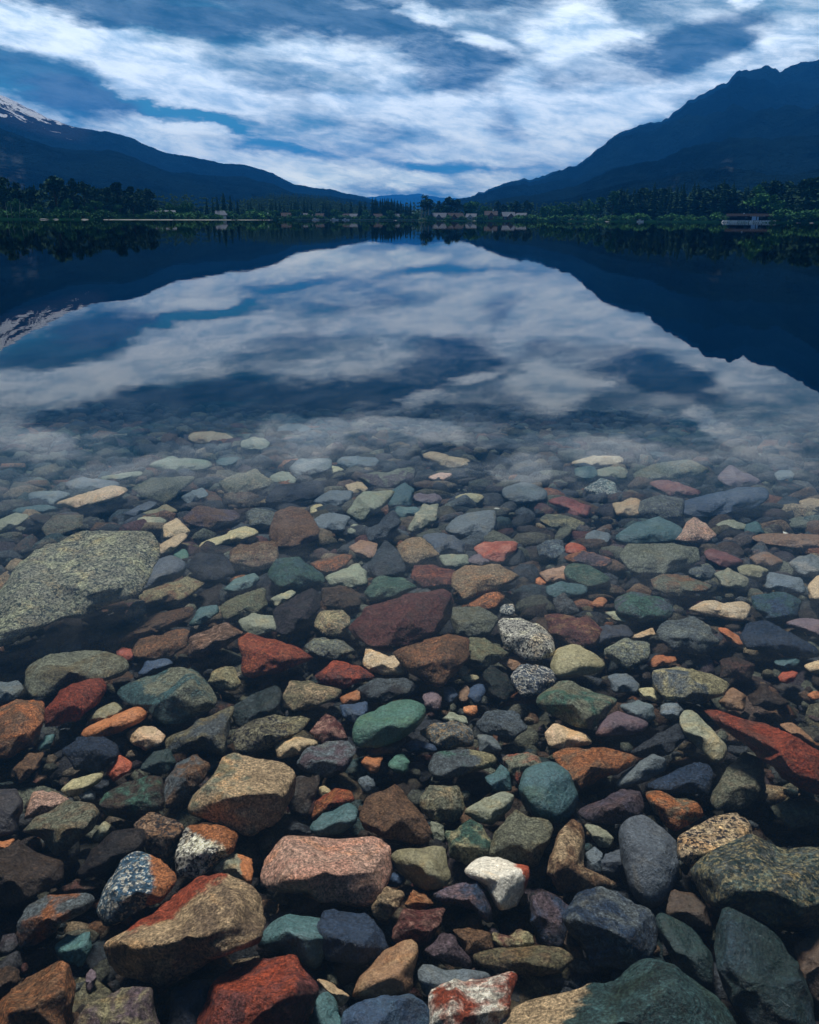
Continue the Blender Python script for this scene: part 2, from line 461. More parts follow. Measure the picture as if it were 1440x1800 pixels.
def mountain(name, pts, Dr, Df, label=None, extra=(), rough=1.0, snow=None, slides=(), expo=1.15, jag=1.0):
    """pts: ridge line in photograph pixels; extra: (azimuth deg, elevation deg) beyond the frame"""
    ae_ = [azel(x, y) for x, y in pts] + [(R(a), R(e)) for a, e in extra]
    ae_.sort()
    A = np.array([a for a, e in ae_]); E = np.array([e for a, e in ae_])
    nc = int((A[-1] - A[0]) / 0.0022); nr = 70
    az_ = np.linspace(A[0], A[-1], nc)
    h = Dr * np.tan(np.interp(az_, A, E)) + CAMZ
    jr = np.random.default_rng(int(Dr))
    jz = (np.convolve(jr.normal(size=nc), np.ones(2) / 2, 'same') * .6 + np.convolve(jr.normal(size=nc), np.ones(7) / 7, 'same') * 1.4) * Dr * 0.0005 * jag
    h = np.maximum(h + jz, 5)
    t_ = np.concatenate([np.linspace(0, 1, nr), [1.04, 1.12, 1.3]])
    T, AZ = np.meshgrid(t_, az_, indexing='ij')
    Hh = np.broadcast_to(h, T.shape)
    D = Df + (Dr - Df) * T
    prof = np.where(T <= 1, T ** expo, 1 - (T - 1) * 3.2)
    P3 = np.stack([D * np.sin(AZ), D * np.cos(AZ), Hh * 0.8], -1).reshape(-1, 3)
    nz = (nfun(P3 * (1, 1, 0), 0.006, 3) + 0.55 * nfun(P3 * (1, 1, 0), 0.014, 5) + 0.3 * nfun(P3 * (1, 1, 0), 0.03, 9)).reshape(T.shape)
    env = np.clip(T * (1 - T) * 4, 0, 1)
    gz = ground_z(D * np.sin(AZ), D * np.cos(AZ))
    rg = .8 - np.abs(nfun(P3 * (1, 1, 0), 0.009, 21)).reshape(T.shape)
    Zz = Hh * prof + (nz + rg * 1.6) * env * Hh * 0.055 * rough
    Zz = np.maximum(Zz, -30) + (1 - np.clip(T * 3, 0, 1)) * gz
    Zz[0, :] = -20
    # keep the silhouette: nothing in front may rise above the ridge's own line of sight
    lim = CAMZ + (Hh - CAMZ) / Dr * D * 0.992
    Zz = np.where(T < 0.985, np.minimum(Zz, lim), Zz)
    V = np.stack([D * np.sin(AZ), D * np.cos(AZ), Zz], -1).reshape(-1, 3)
    nrow, ncol = T.shape
    i = (np.arange(nrow - 1)[:, None] * ncol + np.arange(ncol - 1)[None]).ravel()
    FQ = np.stack([i, i + 1, i + ncol + 1, i + ncol], -1)
    me = mesh_np(name, V, FQ, [MM])
    sa = np.zeros(len(V)); sb = np.zeros(len(V))
    el_ = np.arctan2(V[:, 2] - CAMZ, np.hypot(V[:, 0], V[:, 1])); azv = np.arctan2(V[:, 0], V[:, 1])
    if snow:
        sa = snow(azv, el_, T.ravel())
    for (sx_, sy_, rx, ry, tilt) in slides:
        a0, e0 = azel(sx_, sy_)
        u = (azv - a0) * FPX; v = (el_ - e0) * FPX
        u = u - tilt * v
        sb = np.maximum(sb, np.clip(1.4 - (u / rx) ** 2 - (v / ry) ** 2, 0, 1))
    for nm, arr in (('snow', sa), ('slide', sb)):
        at = me.attributes.new(nm, 'FLOAT', 'POINT'); at.data.foreach_set('value', arr.astype(np.float32))
    return link(name, me, kind='structure', label=label or name)

def snow_left(azv, el_, T):
    # snow above the tree line near the summit, thinning to a thread along the ridge
    a_px = (azv - azel(0, 200)[0]) * FPX
    line = azel(0, 222)[1] * 1.0 - np.clip(a_px, -400, 150) * 0.00018
    s_ = np.clip((el_ - line) * 38, 0, 1)
    rid = np.clip((T - 0.93) * 14, 0, 1) * np.clip((175 - a_px) / 50, 0, 1)
    return np.maximum(s_ * np.clip((135 - a_px) / 60, 0, 1), rid * 0.28)

mountain('mountain', [(0,167),(14,172),(28,178),(42,186),(58,192),(70,199),(84,207),(100,211),(120,219),(150,226),(175,231),(190,231),(215,236),(240,245),(262,258),(285,267),
    (320,272),(355,279),(390,287),(430,289),(455,297),(480,304),(500,315),(520,325),(550,329),(580,333),(610,341),(640,346),(670,356),(700,380)],
    4600, 900, 'long blue mountain ridge with snow on its summit', extra=((-27.5, 8.6), (-31, 8.9), (-36, 8.4), (-42, 8.6), (-55, 7.0), (-75, 6.5), (-100, 4)),
    snow=snow_left, slides=((22,272,9,22,-.5),(10,300,8,26,-.4),(30,322,10,20,.4),(6,318,6,12,0)))
mountain('mountain', [(-60,250),(0,262),(60,268),(120,270),(190,276),(240,283),(280,296),(330,322),(370,344),(400,362),(430,385)],
    2600, 750, 'darker wooded shoulder in front of the snowy ridge', extra=((-32, 5.0), (-45, 4.0), (-70, 2.0)), jag=1.3)
mountain('mountain', [(700,388),(760,362),(800,352),(830,344),(850,335),(880,325),(905,319),(930,315),(955,309),(985,300),(1010,290),(1032,276),(1050,262),(1065,254),(1080,240),(1100,232),
    (1122,222),(1140,216),(1152,214),(1160,215),(1176,206),(1188,196),(1200,187),(1212,176),(1230,170),(1250,160),(1262,150),(1278,146),(1288,133),(1298,125),(1312,121),(1330,122),(1345,119),
    (1362,122),(1376,124),(1392,113),(1410,108),(1428,108),(1440,103)],
    3900, 900, 'steep dark blue mountain climbing on the far side', jag=2.6, extra=((27.5, 10.6), (33, 10.4), (40, 9.5), (52, 8.0), (75, 6.0), (100, 4)),
    slides=((1278,294,10,7,0),(1180,330,8,10,.5)), rough=1.2)
mountain('mountain', [(1150,372),(1200,345),(1240,326),(1280,306),(1320,288),(1360,270),(1400,252),(1440,237),(1500,215)],
    2000, 700, 'near black wooded spur under the steep mountain', extra=((32, 7), (45, 6), (70, 3)), jag=1.4)
mountain('mountain', [(480,372),(560,352),(600,349),(640,347),(665,345),(690,342),(715,343),(740,341),(762,345),(790,349),(820,347),(850,350),(900,352),(960,372)],
    10500, 6000, 'pale blue far hills closing the valley', rough=.6)
mountain('hill', [(415,372),(430,358),(445,351),(470,347),(500,345),(530,346),(560,350),(590,356),(620,364),(650,372),(665,380)],
    1150, 800, 'low wooded rise behind the far shore', rough=.3, jag=2.2, expo=.8)

# ------------------------------------------------------------------ stones read off the photograph
PAL = dict(R=(.36,.075,.034), O=(.44,.165,.060), B=(.23,.130,.070), T=(.50,.37,.22), G=(.24,.255,.18), g=(.060,.150,.112),
           t=(.050,.115,.122), b=(.030,.060,.115), k=(.022,.024,.032), s=(.125,.155,.17), S=(.070,.088,.11), P=(.78,.50,.38),
           w=(.76,.74,.64), m=(.15,.048,.042), u=(.135,.098,.115), o=(.22,.20,.115), K=(.072,.050,.036), y=(.40,.36,.20),
           D=(.028,.11,.20), f=(.015,.038,.038))
KN = dict(s='smooth', r='rough', m='mottled', g='granite', h='schist', v='veined')
RND = dict(s=.40, r=.05, m=.20, g=.30, h=.10, v=.2)
STONES = '''
m T O p=118,.42 q=1 z=K r=.12 w=.8 x=R|big tawny boulder with a rust red flat top, beside the blue-white speckled stone|170,1660 233,1627 313,1560 347,1538 400,1536 443,1557 453,1580 453,1627 437,1657 390,1687 333,1713 280,1743 213,1723 187,1693
g D w p=0,.45 x=O|blue and white speckled stone with a rusty patch, above the big tawny boulder|213,1510 247,1501 267,1513 293,1520 310,1537 307,1557 287,1580 247,1600 213,1620 187,1628 177,1600 182,1570 197,1537
m O s|rust orange stone with a grey upper edge, under the dark brown slab|20,1627 40,1587 63,1575 113,1572 160,1568 175,1578 160,1600 110,1623 67,1657 33,1668 23,1650
r K k|large dark brown sparkling slab cut by the picture edge above the rust orange stone|-40,1500 0,1487 33,1470 63,1500 105,1515 100,1545 60,1570 30,1590 -40,1600
h K m|thin dark brown flake lying behind the rust orange stone|97,1567 133,1547 180,1547 180,1563 140,1570 100,1572
s t g|small dark teal stone between the rust orange stone and the tawny boulder|97,1663 117,1640 160,1636 160,1660 143,1700 110,1690
h B O|orange-brown ridged stone in the bottom corner below the small dark teal stone|0,1760 50,1713 110,1678 128,1687 133,1733 127,1783 125,1840 -20,1840 -20,1780
m u o|domed stone half grey-brown and half dull red, below the tawny boulder|130,1797 167,1753 193,1730 233,1725 267,1740 277,1777 290,1850 125,1850
r K B|brown pitted stone at the edge above the orange-brown ridged stone|-20,1710 20,1695 36,1705 30,1735 10,1755 -20,1765
s k b|black stone wedged between the tawny boulder and the big red rock|300,1740 350,1720 370,1725 365,1790 350,1830 300,1830
m R m p=-40,.3|big brick red rock with a dark maroon hollow at the bottom of the bed|350,1797 377,1740 413,1690 447,1668 480,1676 523,1680 560,1727 567,1747 547,1787 527,1830 350,1840
s u k|small dark purple pebble beside the orange-brown ridged stone|e 160 1722 9 20 10
s G O p=10,.2|grey-green stone with a reddish shoulder peeping out above the tawny boulder|377,1530 400,1505 430,1497 443,1510 443,1555 400,1545
s t s|blue-green triangular stone above the big brick red rock|455,1650 480,1625 520,1605 547,1600 570,1610 575,1640 568,1690 555,1708 520,1685 480,1672 455,1668
v b k|large navy stone with a pale dash, in the shadow of the pink slab|575,1605 640,1605 672,1640 683,1665 670,1690 620,1700 575,1690 565,1650
m P R r=.5 w=.32|big smooth salmon pink slab with red stains|455,1545 463,1515 480,1485 500,1468 560,1470 665,1472 681,1490 677,1533 660,1567 640,1592 607,1590 540,1573 480,1567 458,1553
s o G|olive grey rounded stone beside the salmon pink slab|687,1507 700,1497 753,1490 780,1489 790,1513 793,1547 780,1560 747,1563 717,1545 693,1520
s w T p=10,.75 x=R r=.35|white quartz pebble with a rusty red corner|817,1527 840,1513 877,1508 903,1520 928,1523 932,1540 920,1573 893,1597 877,1602 860,1567 840,1548 818,1540
m b u|blue and mauve stone leaning on the white quartz pebble|762,1573 800,1552 840,1548 853,1567 865,1600 867,1625 850,1622 835,1600 800,1590 775,1583
r T B|tan blocky stone just below the corner of the salmon pink slab|650,1590 673,1560 713,1560 717,1570 695,1600 680,1620 655,1610
r O T|small orange-tan stone next to the tan blocky stone|712,1590 725,1563 745,1572 763,1590 740,1600 720,1600
r m P|dusty maroon wedge below the orange-tan stone|683,1657 690,1630 713,1603 767,1592 787,1593 780,1613 753,1657 737,1667 693,1663
s b k|little royal blue pebble between the pink slab and the tan blocky stone|e 693 1547 20 12 -20
s B o|brown pear-shaped stone above the flat blue-black stone|617,1753 640,1713 680,1667 710,1652 730,1660 735,1683 727,1733 713,1747 667,1757
r u k|dark grey-purple triangular stone beside the brown pear-shaped stone|740,1670 773,1638 800,1647 827,1687 827,1703 780,1693
r B K|small brown cleft stone above the flat olive-brown slab|797,1633 840,1630 863,1640 865,1670 840,1675 823,1680 805,1650
m m y|crumbly stone of dark red and lichen yellow, on top of the olive-brown slab|868,1655 870,1637 887,1655 910,1632 933,1640 942,1660 930,1668 880,1668
h o B|flat olive-brown slab with a pale broken rim, above the red and white stone|840,1680 880,1667 940,1663 985,1665 1010,1685 990,1710 940,1712 880,1710 843,1697
s s b|blue-grey curved stone lying behind the red and white stone|733,1700 743,1688 780,1703 820,1705 860,1710 865,1740 800,1760 750,1750
m R w w=1|dark red stone with white bands at the very bottom|750,1753 757,1737 780,1733 800,1720 817,1728 863,1717 895,1709 904,1720 890,1760 895,1840 760,1840
s b t|flat-topped blue-black stone beside the red and white banded stone|600,1790 613,1767 640,1755 727,1745 747,1770 760,1840 600,1840
s t k|dark teal stone tucked against the big brick red rock|560,1750 575,1745 595,1760 600,1800 580,1830 530,1830
s T O|tan sliver between the brick red rock and the flat-topped blue-black stone|555,1720 585,1730 615,1750 600,1773
m t T p=180,.50 z=f q=1 r=.4|huge green stone with a salmon tan end at the bottom of the bed|890,1795 960,1745 997,1725 1017,1703 1060,1708 1093,1705 1113,1688 1133,1682 1160,1690 1187,1713 1213,1737 1247,1757 1290,1810 1290,1860 880,1860
m b s|large cobalt blue rough stone above the huge green stone|1003,1617 1020,1577 1060,1560 1087,1560 1113,1580 1140,1610 1157,1633 1160,1667 1147,1687 1093,1707 1040,1703 1023,1653
m B T|brown L-shaped stone beside the blue-grey egg stone|980,1460 1010,1447 1028,1460 1027,1527 1060,1543 1095,1550 1087,1565 1027,1573 980,1567 963,1533 970,1500
s S s r=.95|large smooth egg-shaped blue-grey stone standing upright|1090,1457 1107,1440 1143,1438 1173,1457 1190,1487 1190,1533 1173,1580 1140,1597 1113,1567 1093,1507
g T k|gold and black speckled granite stone beside the egg-shaped stone|1190,1470 1253,1433 1297,1425 1320,1447 1330,1480 1300,1520 1240,1560 1225,1530 1195,1510
g f o|large dark green speckled granite boulder against the picture edge|1222,1530 1260,1500 1320,1467 1345,1480 1380,1495 1440,1490 1480,1500 1480,1600 1437,1622 1420,1632 1360,1630 1280,1597 1260,1600 1243,1587
v f b q=1|large blackish teal slab with thin white scratches, below the green granite boulder|1260,1667 1267,1617 1277,1598 1353,1633 1373,1647 1393,1687 1420,1727 1445,1840 1330,1840 1277,1760 1258,1700
s f k|narrow dark teal slab between the cobalt stone and the scratched slab|1150,1610 1167,1607 1213,1633 1247,1667 1257,1727 1253,1753 1193,1713 1165,1653
s K f|shadowed brown stone under the egg-shaped stone|1180,1560 1213,1563 1243,1593 1253,1633 1213,1633 1175,1607
s K k|dark brown stone in the corner beside the scratched slab|1390,1660 1440,1630 1480,1640 1480,1780 1430,1760
m u b|rounded stone of dull red and blue, beside the cobalt stone|930,1575 950,1563 987,1580 1000,1600 997,1643 985,1667 955,1660 937,1620
s K B|small brown wedge at the foot of the cobalt stone|993,1660 1003,1630 1020,1660 1030,1690 1010,1690
s s b|narrow blue-grey stone held in the elbow of the L-shaped stone|1030,1500 1045,1487 1058,1500 1058,1537 1035,1532
s S k|dark round stone touching the egg-shaped stone|e 1078 1515 22 26 0
s t b r=.9|rounded teal-blue stone in front of the orange and grey wedge|912,1390 925,1355 950,1342 975,1340 1000,1360 1013,1400 1007,1430 980,1443 950,1440 920,1415
m O B|orange and grey ridged wedge behind the rounded teal-blue stone|965,1325 1013,1308 1060,1317 1115,1330 1115,1342 1087,1360 1053,1370 1018,1393 1000,1370 975,1340
s s G|grey elongated oval stone at the tip of the orange wedge|1085,1378 1100,1357 1145,1327 1170,1333 1173,1353 1140,1373 1095,1383
r b k|dark navy rough rock above the pale stone with an orange spot|1145,1380 1195,1352 1223,1337 1250,1343 1262,1362 1247,1400 1200,1395 1150,1388
r G B|grey-brown blocky rock at the lower edge of the long red slab|1253,1390 1280,1343 1307,1318 1343,1337 1347,1360 1337,1400 1307,1417 1260,1425 1250,1410
m R K r=.05 w=.6 L=.03 th=.35|long brick red slab with a small dark hole, running out of the picture|1218,1243 1240,1235 1293,1257 1343,1268 1393,1290 1450,1320 1480,1340 1480,1410 1440,1397 1400,1380 1360,1350 1313,1313 1277,1290 1243,1263
r G f|dark grey-green flaky stone between the long red slab and the green granite|1350,1417 1377,1407 1420,1403 1450,1420 1440,1450 1390,1458 1360,1440
m G O p=-100,.35|pale grey-green stone with an orange spot underneath|1137,1393 1167,1390 1227,1410 1243,1433 1213,1450 1187,1463 1160,1447 1143,1415
r u b|dark purple-blue rock behind the egg-shaped stone|1015,1425 1087,1390 1130,1388 1135,1437 1090,1450 1030,1447
s G B|small pale sliver between the L-shaped stone and the purple-blue rock|1027,1450 1050,1448 1080,1473 1073,1487 1053,1488
r B k|chunky brown rock with two lit faces, above the olive grey stone|635,1433 640,1400 693,1375 720,1407 747,1433 760,1467 757,1487 713,1487 667,1473 643,1457
r G T|grey-green cube-like stone beside the chunky brown rock|735,1403 757,1382 800,1385 813,1403 810,1430 793,1447 763,1443 740,1425
s G f|small green stone tucked under the grey-green cube-like stone|757,1445 783,1447 780,1475 767,1485 757,1465
s G s|grey-green pointed oval stone above the jade and yellow stone|812,1427 833,1410 880,1393 907,1397 900,1420 863,1450 835,1445
m g y|jade green stone with yellow crystals|782,1460 800,1460 827,1435 850,1453 862,1480 857,1503 823,1520 793,1507
r G o|angular olive green rock above the white quartz pebble|853,1507 873,1467 907,1417 927,1430 963,1447 967,1477 945,1523 910,1520 880,1513
s t s|wet teal stone in front of the small red and orange stone|545,1457 567,1427 613,1408 630,1420 627,1447 597,1467 557,1467
m R O|small red and orange stone behind the wet teal stone|543,1445 553,1410 590,1385 620,1392 627,1408 590,1420 560,1440
m s g p=0,.55 x=y r=.8|long smooth blue-grey stone with a yellow-green tip|753,1350 767,1323 813,1318 873,1328 867,1345 813,1362 767,1367
s t b|small teal stone under the yellow-green tip|852,1367 880,1345 897,1357 898,1390 867,1390
m G R|yellow-green and red stone above the rounded teal-blue stone|883,1333 907,1320 945,1327 955,1345 925,1365 910,1387 897,1370
m u s|knobbly purple-grey rock below the cream shard|513,1343 535,1317 570,1305 613,1302 627,1317 600,1355 580,1365 530,1360
v s b|small blue-grey chip with a white vein, above the chunky brown rock|e 645 1378 17 15 20
s O B|small bright orange-brown stone by the purple-grey rock|635,1340 643,1330 673,1330 665,1355 650,1362
s g K|small dull green stone below the teal oval|e 704 1343 18 16 30
r K s|dark grey stone against the side of the big beige-grey stone|510,1370 530,1362 560,1365 557,1400 540,1435 512,1430 503,1400
h k s|thin black flake above the salmon pink slab|493,1445 510,1437 545,1455 548,1467 510,1467
s y O|little yellow pebble beside the red and orange stone|e 571 1392 10 12 0
m G T p=10,.1 r=.35|big beige-grey flat-topped stone in the middle of the near bed|335,1413 350,1385 393,1330 413,1318 450,1327 480,1328 503,1335 517,1355 515,1395 495,1425 485,1437 445,1465 400,1455 360,1435 333,1430
g w k p=60,.35 x=O|granite stone with a rusty cap and black and white specks|307,1493 327,1457 353,1442 393,1452 417,1467 407,1493 380,1523 345,1540 315,1540 305,1515
g B k|brown-grey granite stone beside the rusty capped one|235,1450 263,1428 293,1437 320,1453 313,1477 293,1507 265,1503 247,1480
h k K|black ribbed slab above the blue-white speckled stone|130,1533 157,1497 200,1463 243,1463 247,1487 213,1510 187,1540 133,1547
h G B|grey-brown layered rock with a greenish tip near the picture edge|33,1463 73,1433 117,1407 160,1415 177,1430 167,1457 133,1480 100,1503 80,1483 70,1470
r P k|pitted pink stone behind the grey-brown layered rock|40,1443 57,1390 97,1393 120,1407 73,1433
s y G|flat olive-yellow stone above the grey-brown layered rock|105,1390 127,1370 177,1358 178,1373 140,1397 120,1403
s R O|small vivid red-orange stone near the navy boulder|188,1360 210,1330 230,1343 227,1357 200,1375
m K g|dark green and brown domed rock above the brown-grey granite|172,1413 213,1373 260,1363 283,1367 287,1423 233,1443 187,1433
m B s|upright mottled rock of brown and grey, beside the big beige-grey stone|290,1367 320,1333 350,1313 368,1347 360,1370 320,1405 290,1427
s s G|small grey pebble below the flat olive-yellow stone|e 153 1397 17 13 20
s G s|small grey-green splinter beside the black ribbed slab|160,1475 183,1443 197,1450 187,1470 170,1482
s k K|black stone at the picture edge below the small brown stones|-30,1390 30,1385 45,1420 30,1465 -30,1480
s O B|orange stone edge showing above the dark sparkling slab|-20,1500 0,1480 28,1472 20,1487 -5,1500
r b k|navy boulder lying under the long orange stone|103,1317 135,1297 187,1287 213,1300 210,1330 173,1357 125,1357
r B K|small rough brown stone beside the navy boulder|20,1353 53,1323 77,1325 67,1350 35,1377
s O B r=.5|long bright orange-brown stone like a short bar|135,1300 150,1280 193,1262 240,1243 257,1255 247,1270 200,1290 160,1303
s T P|pale pinkish beige oval pebble below the big pale green stone|222,1290 240,1278 267,1277 287,1293 283,1307 257,1320 233,1307
s o G|olive grey oval pebble above the long orange bar stone|155,1267 163,1250 200,1235 220,1243 213,1257 187,1272
r R m|dull red rock in front of the long olive stone|80,1247 100,1220 127,1200 177,1193 188,1210 173,1237 133,1267 100,1277 80,1277
m o G p=100,.3 r=.6|long arched olive stone with a grey-green crest|47,1207 53,1173 93,1150 167,1145 213,1160 214,1183 187,1193 133,1197 90,1223 53,1227
m B O|orange-brown block at the picture edge beside the dull red rock|-20,1255 30,1233 75,1240 78,1270 60,1310 20,1328 -20,1332
m G t p=-125,.2 r=.6|big smooth pale green stone with a teal underside|203,1213 233,1197 283,1173 323,1165 340,1177 363,1207 377,1233 367,1250 320,1267 287,1277 260,1247 213,1230
r y G|small pale yellow-green stone beside the brick red wedge|362,1200 387,1172 410,1170 425,1203 413,1215 377,1208
r R O r=.1|bright brick red wedge-shaped rock|421,1125 443,1118 480,1125 520,1138 557,1157 520,1172 480,1188 440,1195 425,1188 421,1160
s b s|dark navy slab behind the big pale green stone|235,1190 257,1163 293,1158 307,1167 255,1187
r B O|rough orange-brown rock behind the big pale green stone|230,1143 253,1120 293,1108 330,1110 325,1137 300,1158 270,1160 237,1157
h B P|brown grooved stone next to the brick red wedge|330,1123 360,1103 400,1093 433,1113 400,1133 353,1157 330,1153
h B K|long thin brown stone like a plank, between granite and grooved stones|188,1120 233,1100 277,1080 333,1068 333,1085 300,1103 233,1125 200,1133
s t s|round dark teal stone just under the great granite slab|53,1147 80,1115 103,1130 100,1150 67,1160
s s b|blue-grey pointed stone beside the round dark teal one|103,1140 140,1110 145,1140 113,1150
g s k|grey speckled stone above the long olive stone|147,1117 187,1083 210,1093 203,1117 160,1130
s R u|small dull red round pebble beside the rough orange-brown rock|e 222 1150 15 12 0
s s t|smooth slate stone at the edge beside the long olive stone|-10,1200 30,1197 43,1210 30,1230 -10,1235
m s o|wedge of blue-grey and buff stone under the big pale green stone|287,1297 353,1267 407,1243 403,1293 393,1327 353,1313 300,1327
r f s|dark green-grey wedge pointing up beside the olive tan rock|407,1243 440,1222 490,1200 500,1215 495,1260 470,1265 420,1290 405,1280
g o k|flat dark olive speckled stone above the big beige-grey stone|413,1290 447,1267 483,1258 530,1257 550,1262 530,1287 500,1300 470,1318 420,1320
s t g|tiny sea-green chip beside the navy boulder|63,1317 80,1293 97,1290 87,1315 65,1323
s f k|small dark green stone below the beige oval pebble|247,1353 270,1320 295,1317 310,1340 290,1360
r m K L=.01|big dark maroon rock with a sharp sloping ridge|600,1105 625,1085 640,1063 693,1050 780,1033 797,1047 793,1087 773,1117 717,1140 655,1137 620,1125
r B O L=.01|brown kite-shaped rock in front of the dark maroon rock|688,1150 713,1133 780,1118 825,1122 823,1157 807,1180 780,1210 747,1203 713,1177
r o g|green-brown wedge joined to the side of the kite-shaped rock|825,1123 853,1123 897,1147 873,1167 847,1180 817,1163
s T w|pale tan lumpy stone beside the brown kite-shaped rock|630,1160 643,1140 673,1132 693,1143 715,1183 667,1187 630,1173
g G s|flat grey-green speckled stone below the dark maroon rock|530,1137 553,1123 593,1122 625,1145 593,1160 560,1155
m m R|dark blood red rock beneath the flat grey-green speckled stone|553,1187 587,1163 630,1170 660,1193 607,1210 560,1200
m o T|olive tan broken rock below the brick red wedge|500,1213 507,1193 540,1197 600,1213 590,1227 547,1247 513,1253
m s k|blue-grey banded stone above the teal oval stone|628,1215 667,1190 713,1190 735,1200 727,1220 680,1233 643,1233
s g t r=.8 L=.01|large smooth teal green oval stone|622,1283 630,1263 667,1237 720,1230 747,1243 743,1267 713,1293 667,1313 627,1310
s K B|dark brown stone in the shade under the teal green oval|635,1318 670,1298 700,1292 715,1300 690,1325 650,1332
r m P r=.1|dusty plum pyramid-shaped stone|542,1287 573,1252 603,1273 613,1300 567,1313
s T y|cream yellow curved shard above the purple-grey rock|483,1297 507,1293 557,1300 562,1310 530,1323 513,1330 487,1335
g s T|stone mottled in cream and dark blue, below the teal green oval|728,1287 760,1267 793,1268 833,1283 833,1313 780,1315
r s b|slate blue angular stone above the long smooth blue-grey one|833,1270 850,1248 903,1250 930,1280 903,1300 847,1287
s u B|small grey-brown rounded block by the foot of the kite-shaped rock|742,1223 760,1212 777,1227 773,1250 747,1243
s b s|small slate blue block, first of three small blocks in a row|e 792 1222 13 15 0
s B s|small brownish block in the middle of three small blocks|e 817 1220 10 14 0
s b k|small dark blue block beside the green-brown upright stone|e 838 1220 13 17 0
s O T|tiny round golden pebble below the three small blocks|e 827 1248 12 9 0
s G s|flat grey pebble next to the tiny golden one|775,1263 790,1252 820,1258 822,1273 790,1275
h f K|green-brown upright stone under the green-brown wedge|850,1185 865,1168 890,1185 905,1215 890,1237 865,1225
g b w|navy stone with pale freckles below the white granite cobble|897,1187 913,1167 945,1165 967,1180 970,1200 950,1220 917,1225 903,1207
g w k L=.01 r=.7|white granite cobble with black flecks|877,1103 880,1090 910,1082 940,1097 973,1122 978,1147 945,1160 917,1157 890,1135
r G s|grey-green block next to the white granite cobble|787,1083 793,1068 840,1068 877,1087 865,1117 843,1122 800,1118
s B O|small brown stone under the white granite cobble|878,1165 893,1155 920,1157 925,1168 900,1180
s T w|tiny cream chip under the green-brown wedge|e 815 1180 9 10 0
s o T|tiny flat olive block beneath the cream chip|e 828 1192 18 6 0
s b k|long dark navy stone under the mottled cream and blue one|712,1310 730,1298 765,1310 767,1322 720,1320
s s G|dull grey stone below the slate blue angular stone|840,1293 867,1293 885,1320 845,1322
s O T|small orange tan stone at the end of the blue-grey banded stone|597,1225 630,1212 632,1232 605,1240
s b k|small dark navy stone at the shoulder of the teal green oval|600,1240 645,1232 650,1250 625,1270 603,1262
s y G r=.8|pale olive rounded stone like a loaf|968,1170 980,1143 1007,1135 1040,1143 1070,1173 1040,1185 980,1193
m G y q=1 r=.25 z=g|large sea-green stone with buff yellow marbling|940,1225 960,1212 987,1197 1020,1203 1087,1230 1073,1247 1043,1287 1003,1273 960,1253 935,1240
s T P|buff pink flat stone below the marbled sea-green stone|958,1290 977,1272 1033,1290 1045,1308 990,1317 965,1312
s u m|dull purple stone next to the marbled sea-green stone|1047,1293 1060,1267 1087,1247 1140,1270 1133,1283 1087,1297
s s g|rounded blue-grey stone behind the dull purple stone|1088,1240 1120,1227 1147,1240 1153,1262 1140,1272 1110,1262
s y G|small pale olive pebble above the rounded blue-grey stone|1120,1210 1147,1210 1167,1227 1160,1235 1127,1227
s s b|hazy blue-grey stone between the loaf-shaped and long grey stones|1065,1187 1100,1183 1125,1203 1120,1220 1080,1215
m s y p=30,.35|long grey stone with a pale yellow facet under the orange pebble|1147,1177 1200,1172 1233,1180 1280,1203 1273,1223 1227,1237 1173,1227 1150,1207
s O R|bright orange flat pebble above the long grey stone|1137,1167 1153,1153 1190,1153 1195,1162 1147,1174
g G s|pale grey-green rough stone beside the bright orange pebble|1062,1140 1100,1122 1143,1130 1140,1160 1103,1177 1063,1153
r s G|large grey stone with a coarse flat face, above the orange pebble|1155,1110 1163,1090 1220,1083 1250,1100 1280,1133 1240,1145 1187,1140 1165,1125
s T O|small tan shard on top of the pale grey-green rough stone|1107,1120 1147,1103 1152,1117 1120,1123
s O R|orange-red stone slipping under the dark navy rock|1260,1105 1277,1103 1313,1130 1307,1140 1280,1127
r b k|large blackish navy rock with a sharp edge, near the picture edge|1305,1120 1313,1095 1353,1088 1393,1113 1437,1137 1437,1153 1373,1150 1320,1140
s u S|grey-purple stone behind the blackish navy rock|1377,1095 1420,1085 1445,1095 1450,1125 1410,1110
m m B|dark maroon-brown slab behind the loaf-shaped stone|955,1080 1033,1083 1060,1105 1047,1137 1000,1135 963,1115
s k b|black angular stone next to the maroon-brown slab|1040,1110 1065,1095 1100,1100 1113,1118 1075,1130 1045,1138
s G B r=.7|grey-green finger-shaped stone lying along the long red slab|1195,1257 1207,1243 1227,1257 1260,1293 1280,1313 1273,1340 1253,1340 1227,1313 1200,1287
h S k|dark ribbed stone beside the grey-green finger-shaped stone|1107,1323 1160,1287 1193,1270 1207,1297 1173,1327 1127,1330
s s b|small blue-grey pebble at the head of the finger-shaped stone|e 1180 1250 18 13 0
s B T|dull tan stone at the upper end of the long red slab|1260,1233 1287,1210 1313,1223 1307,1250 1280,1247
r K k|dark brown pointed stone above the long red slab|1303,1223 1337,1195 1360,1217 1393,1237 1360,1247 1320,1243
s B O|brown stone leaning on the outer end of the long red slab|1367,1273 1393,1270 1427,1297 1435,1313 1400,1295
s T y|pale tan stone at the picture edge below the blackish navy rock|1415,1170 1440,1162 1470,1170 1460,1185 1425,1182
s O R|small orange pebble at the edge above the long red slab|e 1432 1222 12 7 0
r K m|dark brown lump between the long grey stone and the navy rock|1263,1160 1293,1153 1330,1167 1320,1197 1270,1190
s R K|small reddish pebble between the two dark brown stones|e 1385 1190 18 10 -15
s t s|flat blue-green pebble below the blackish navy rock|e 1385 1165 22 9 0
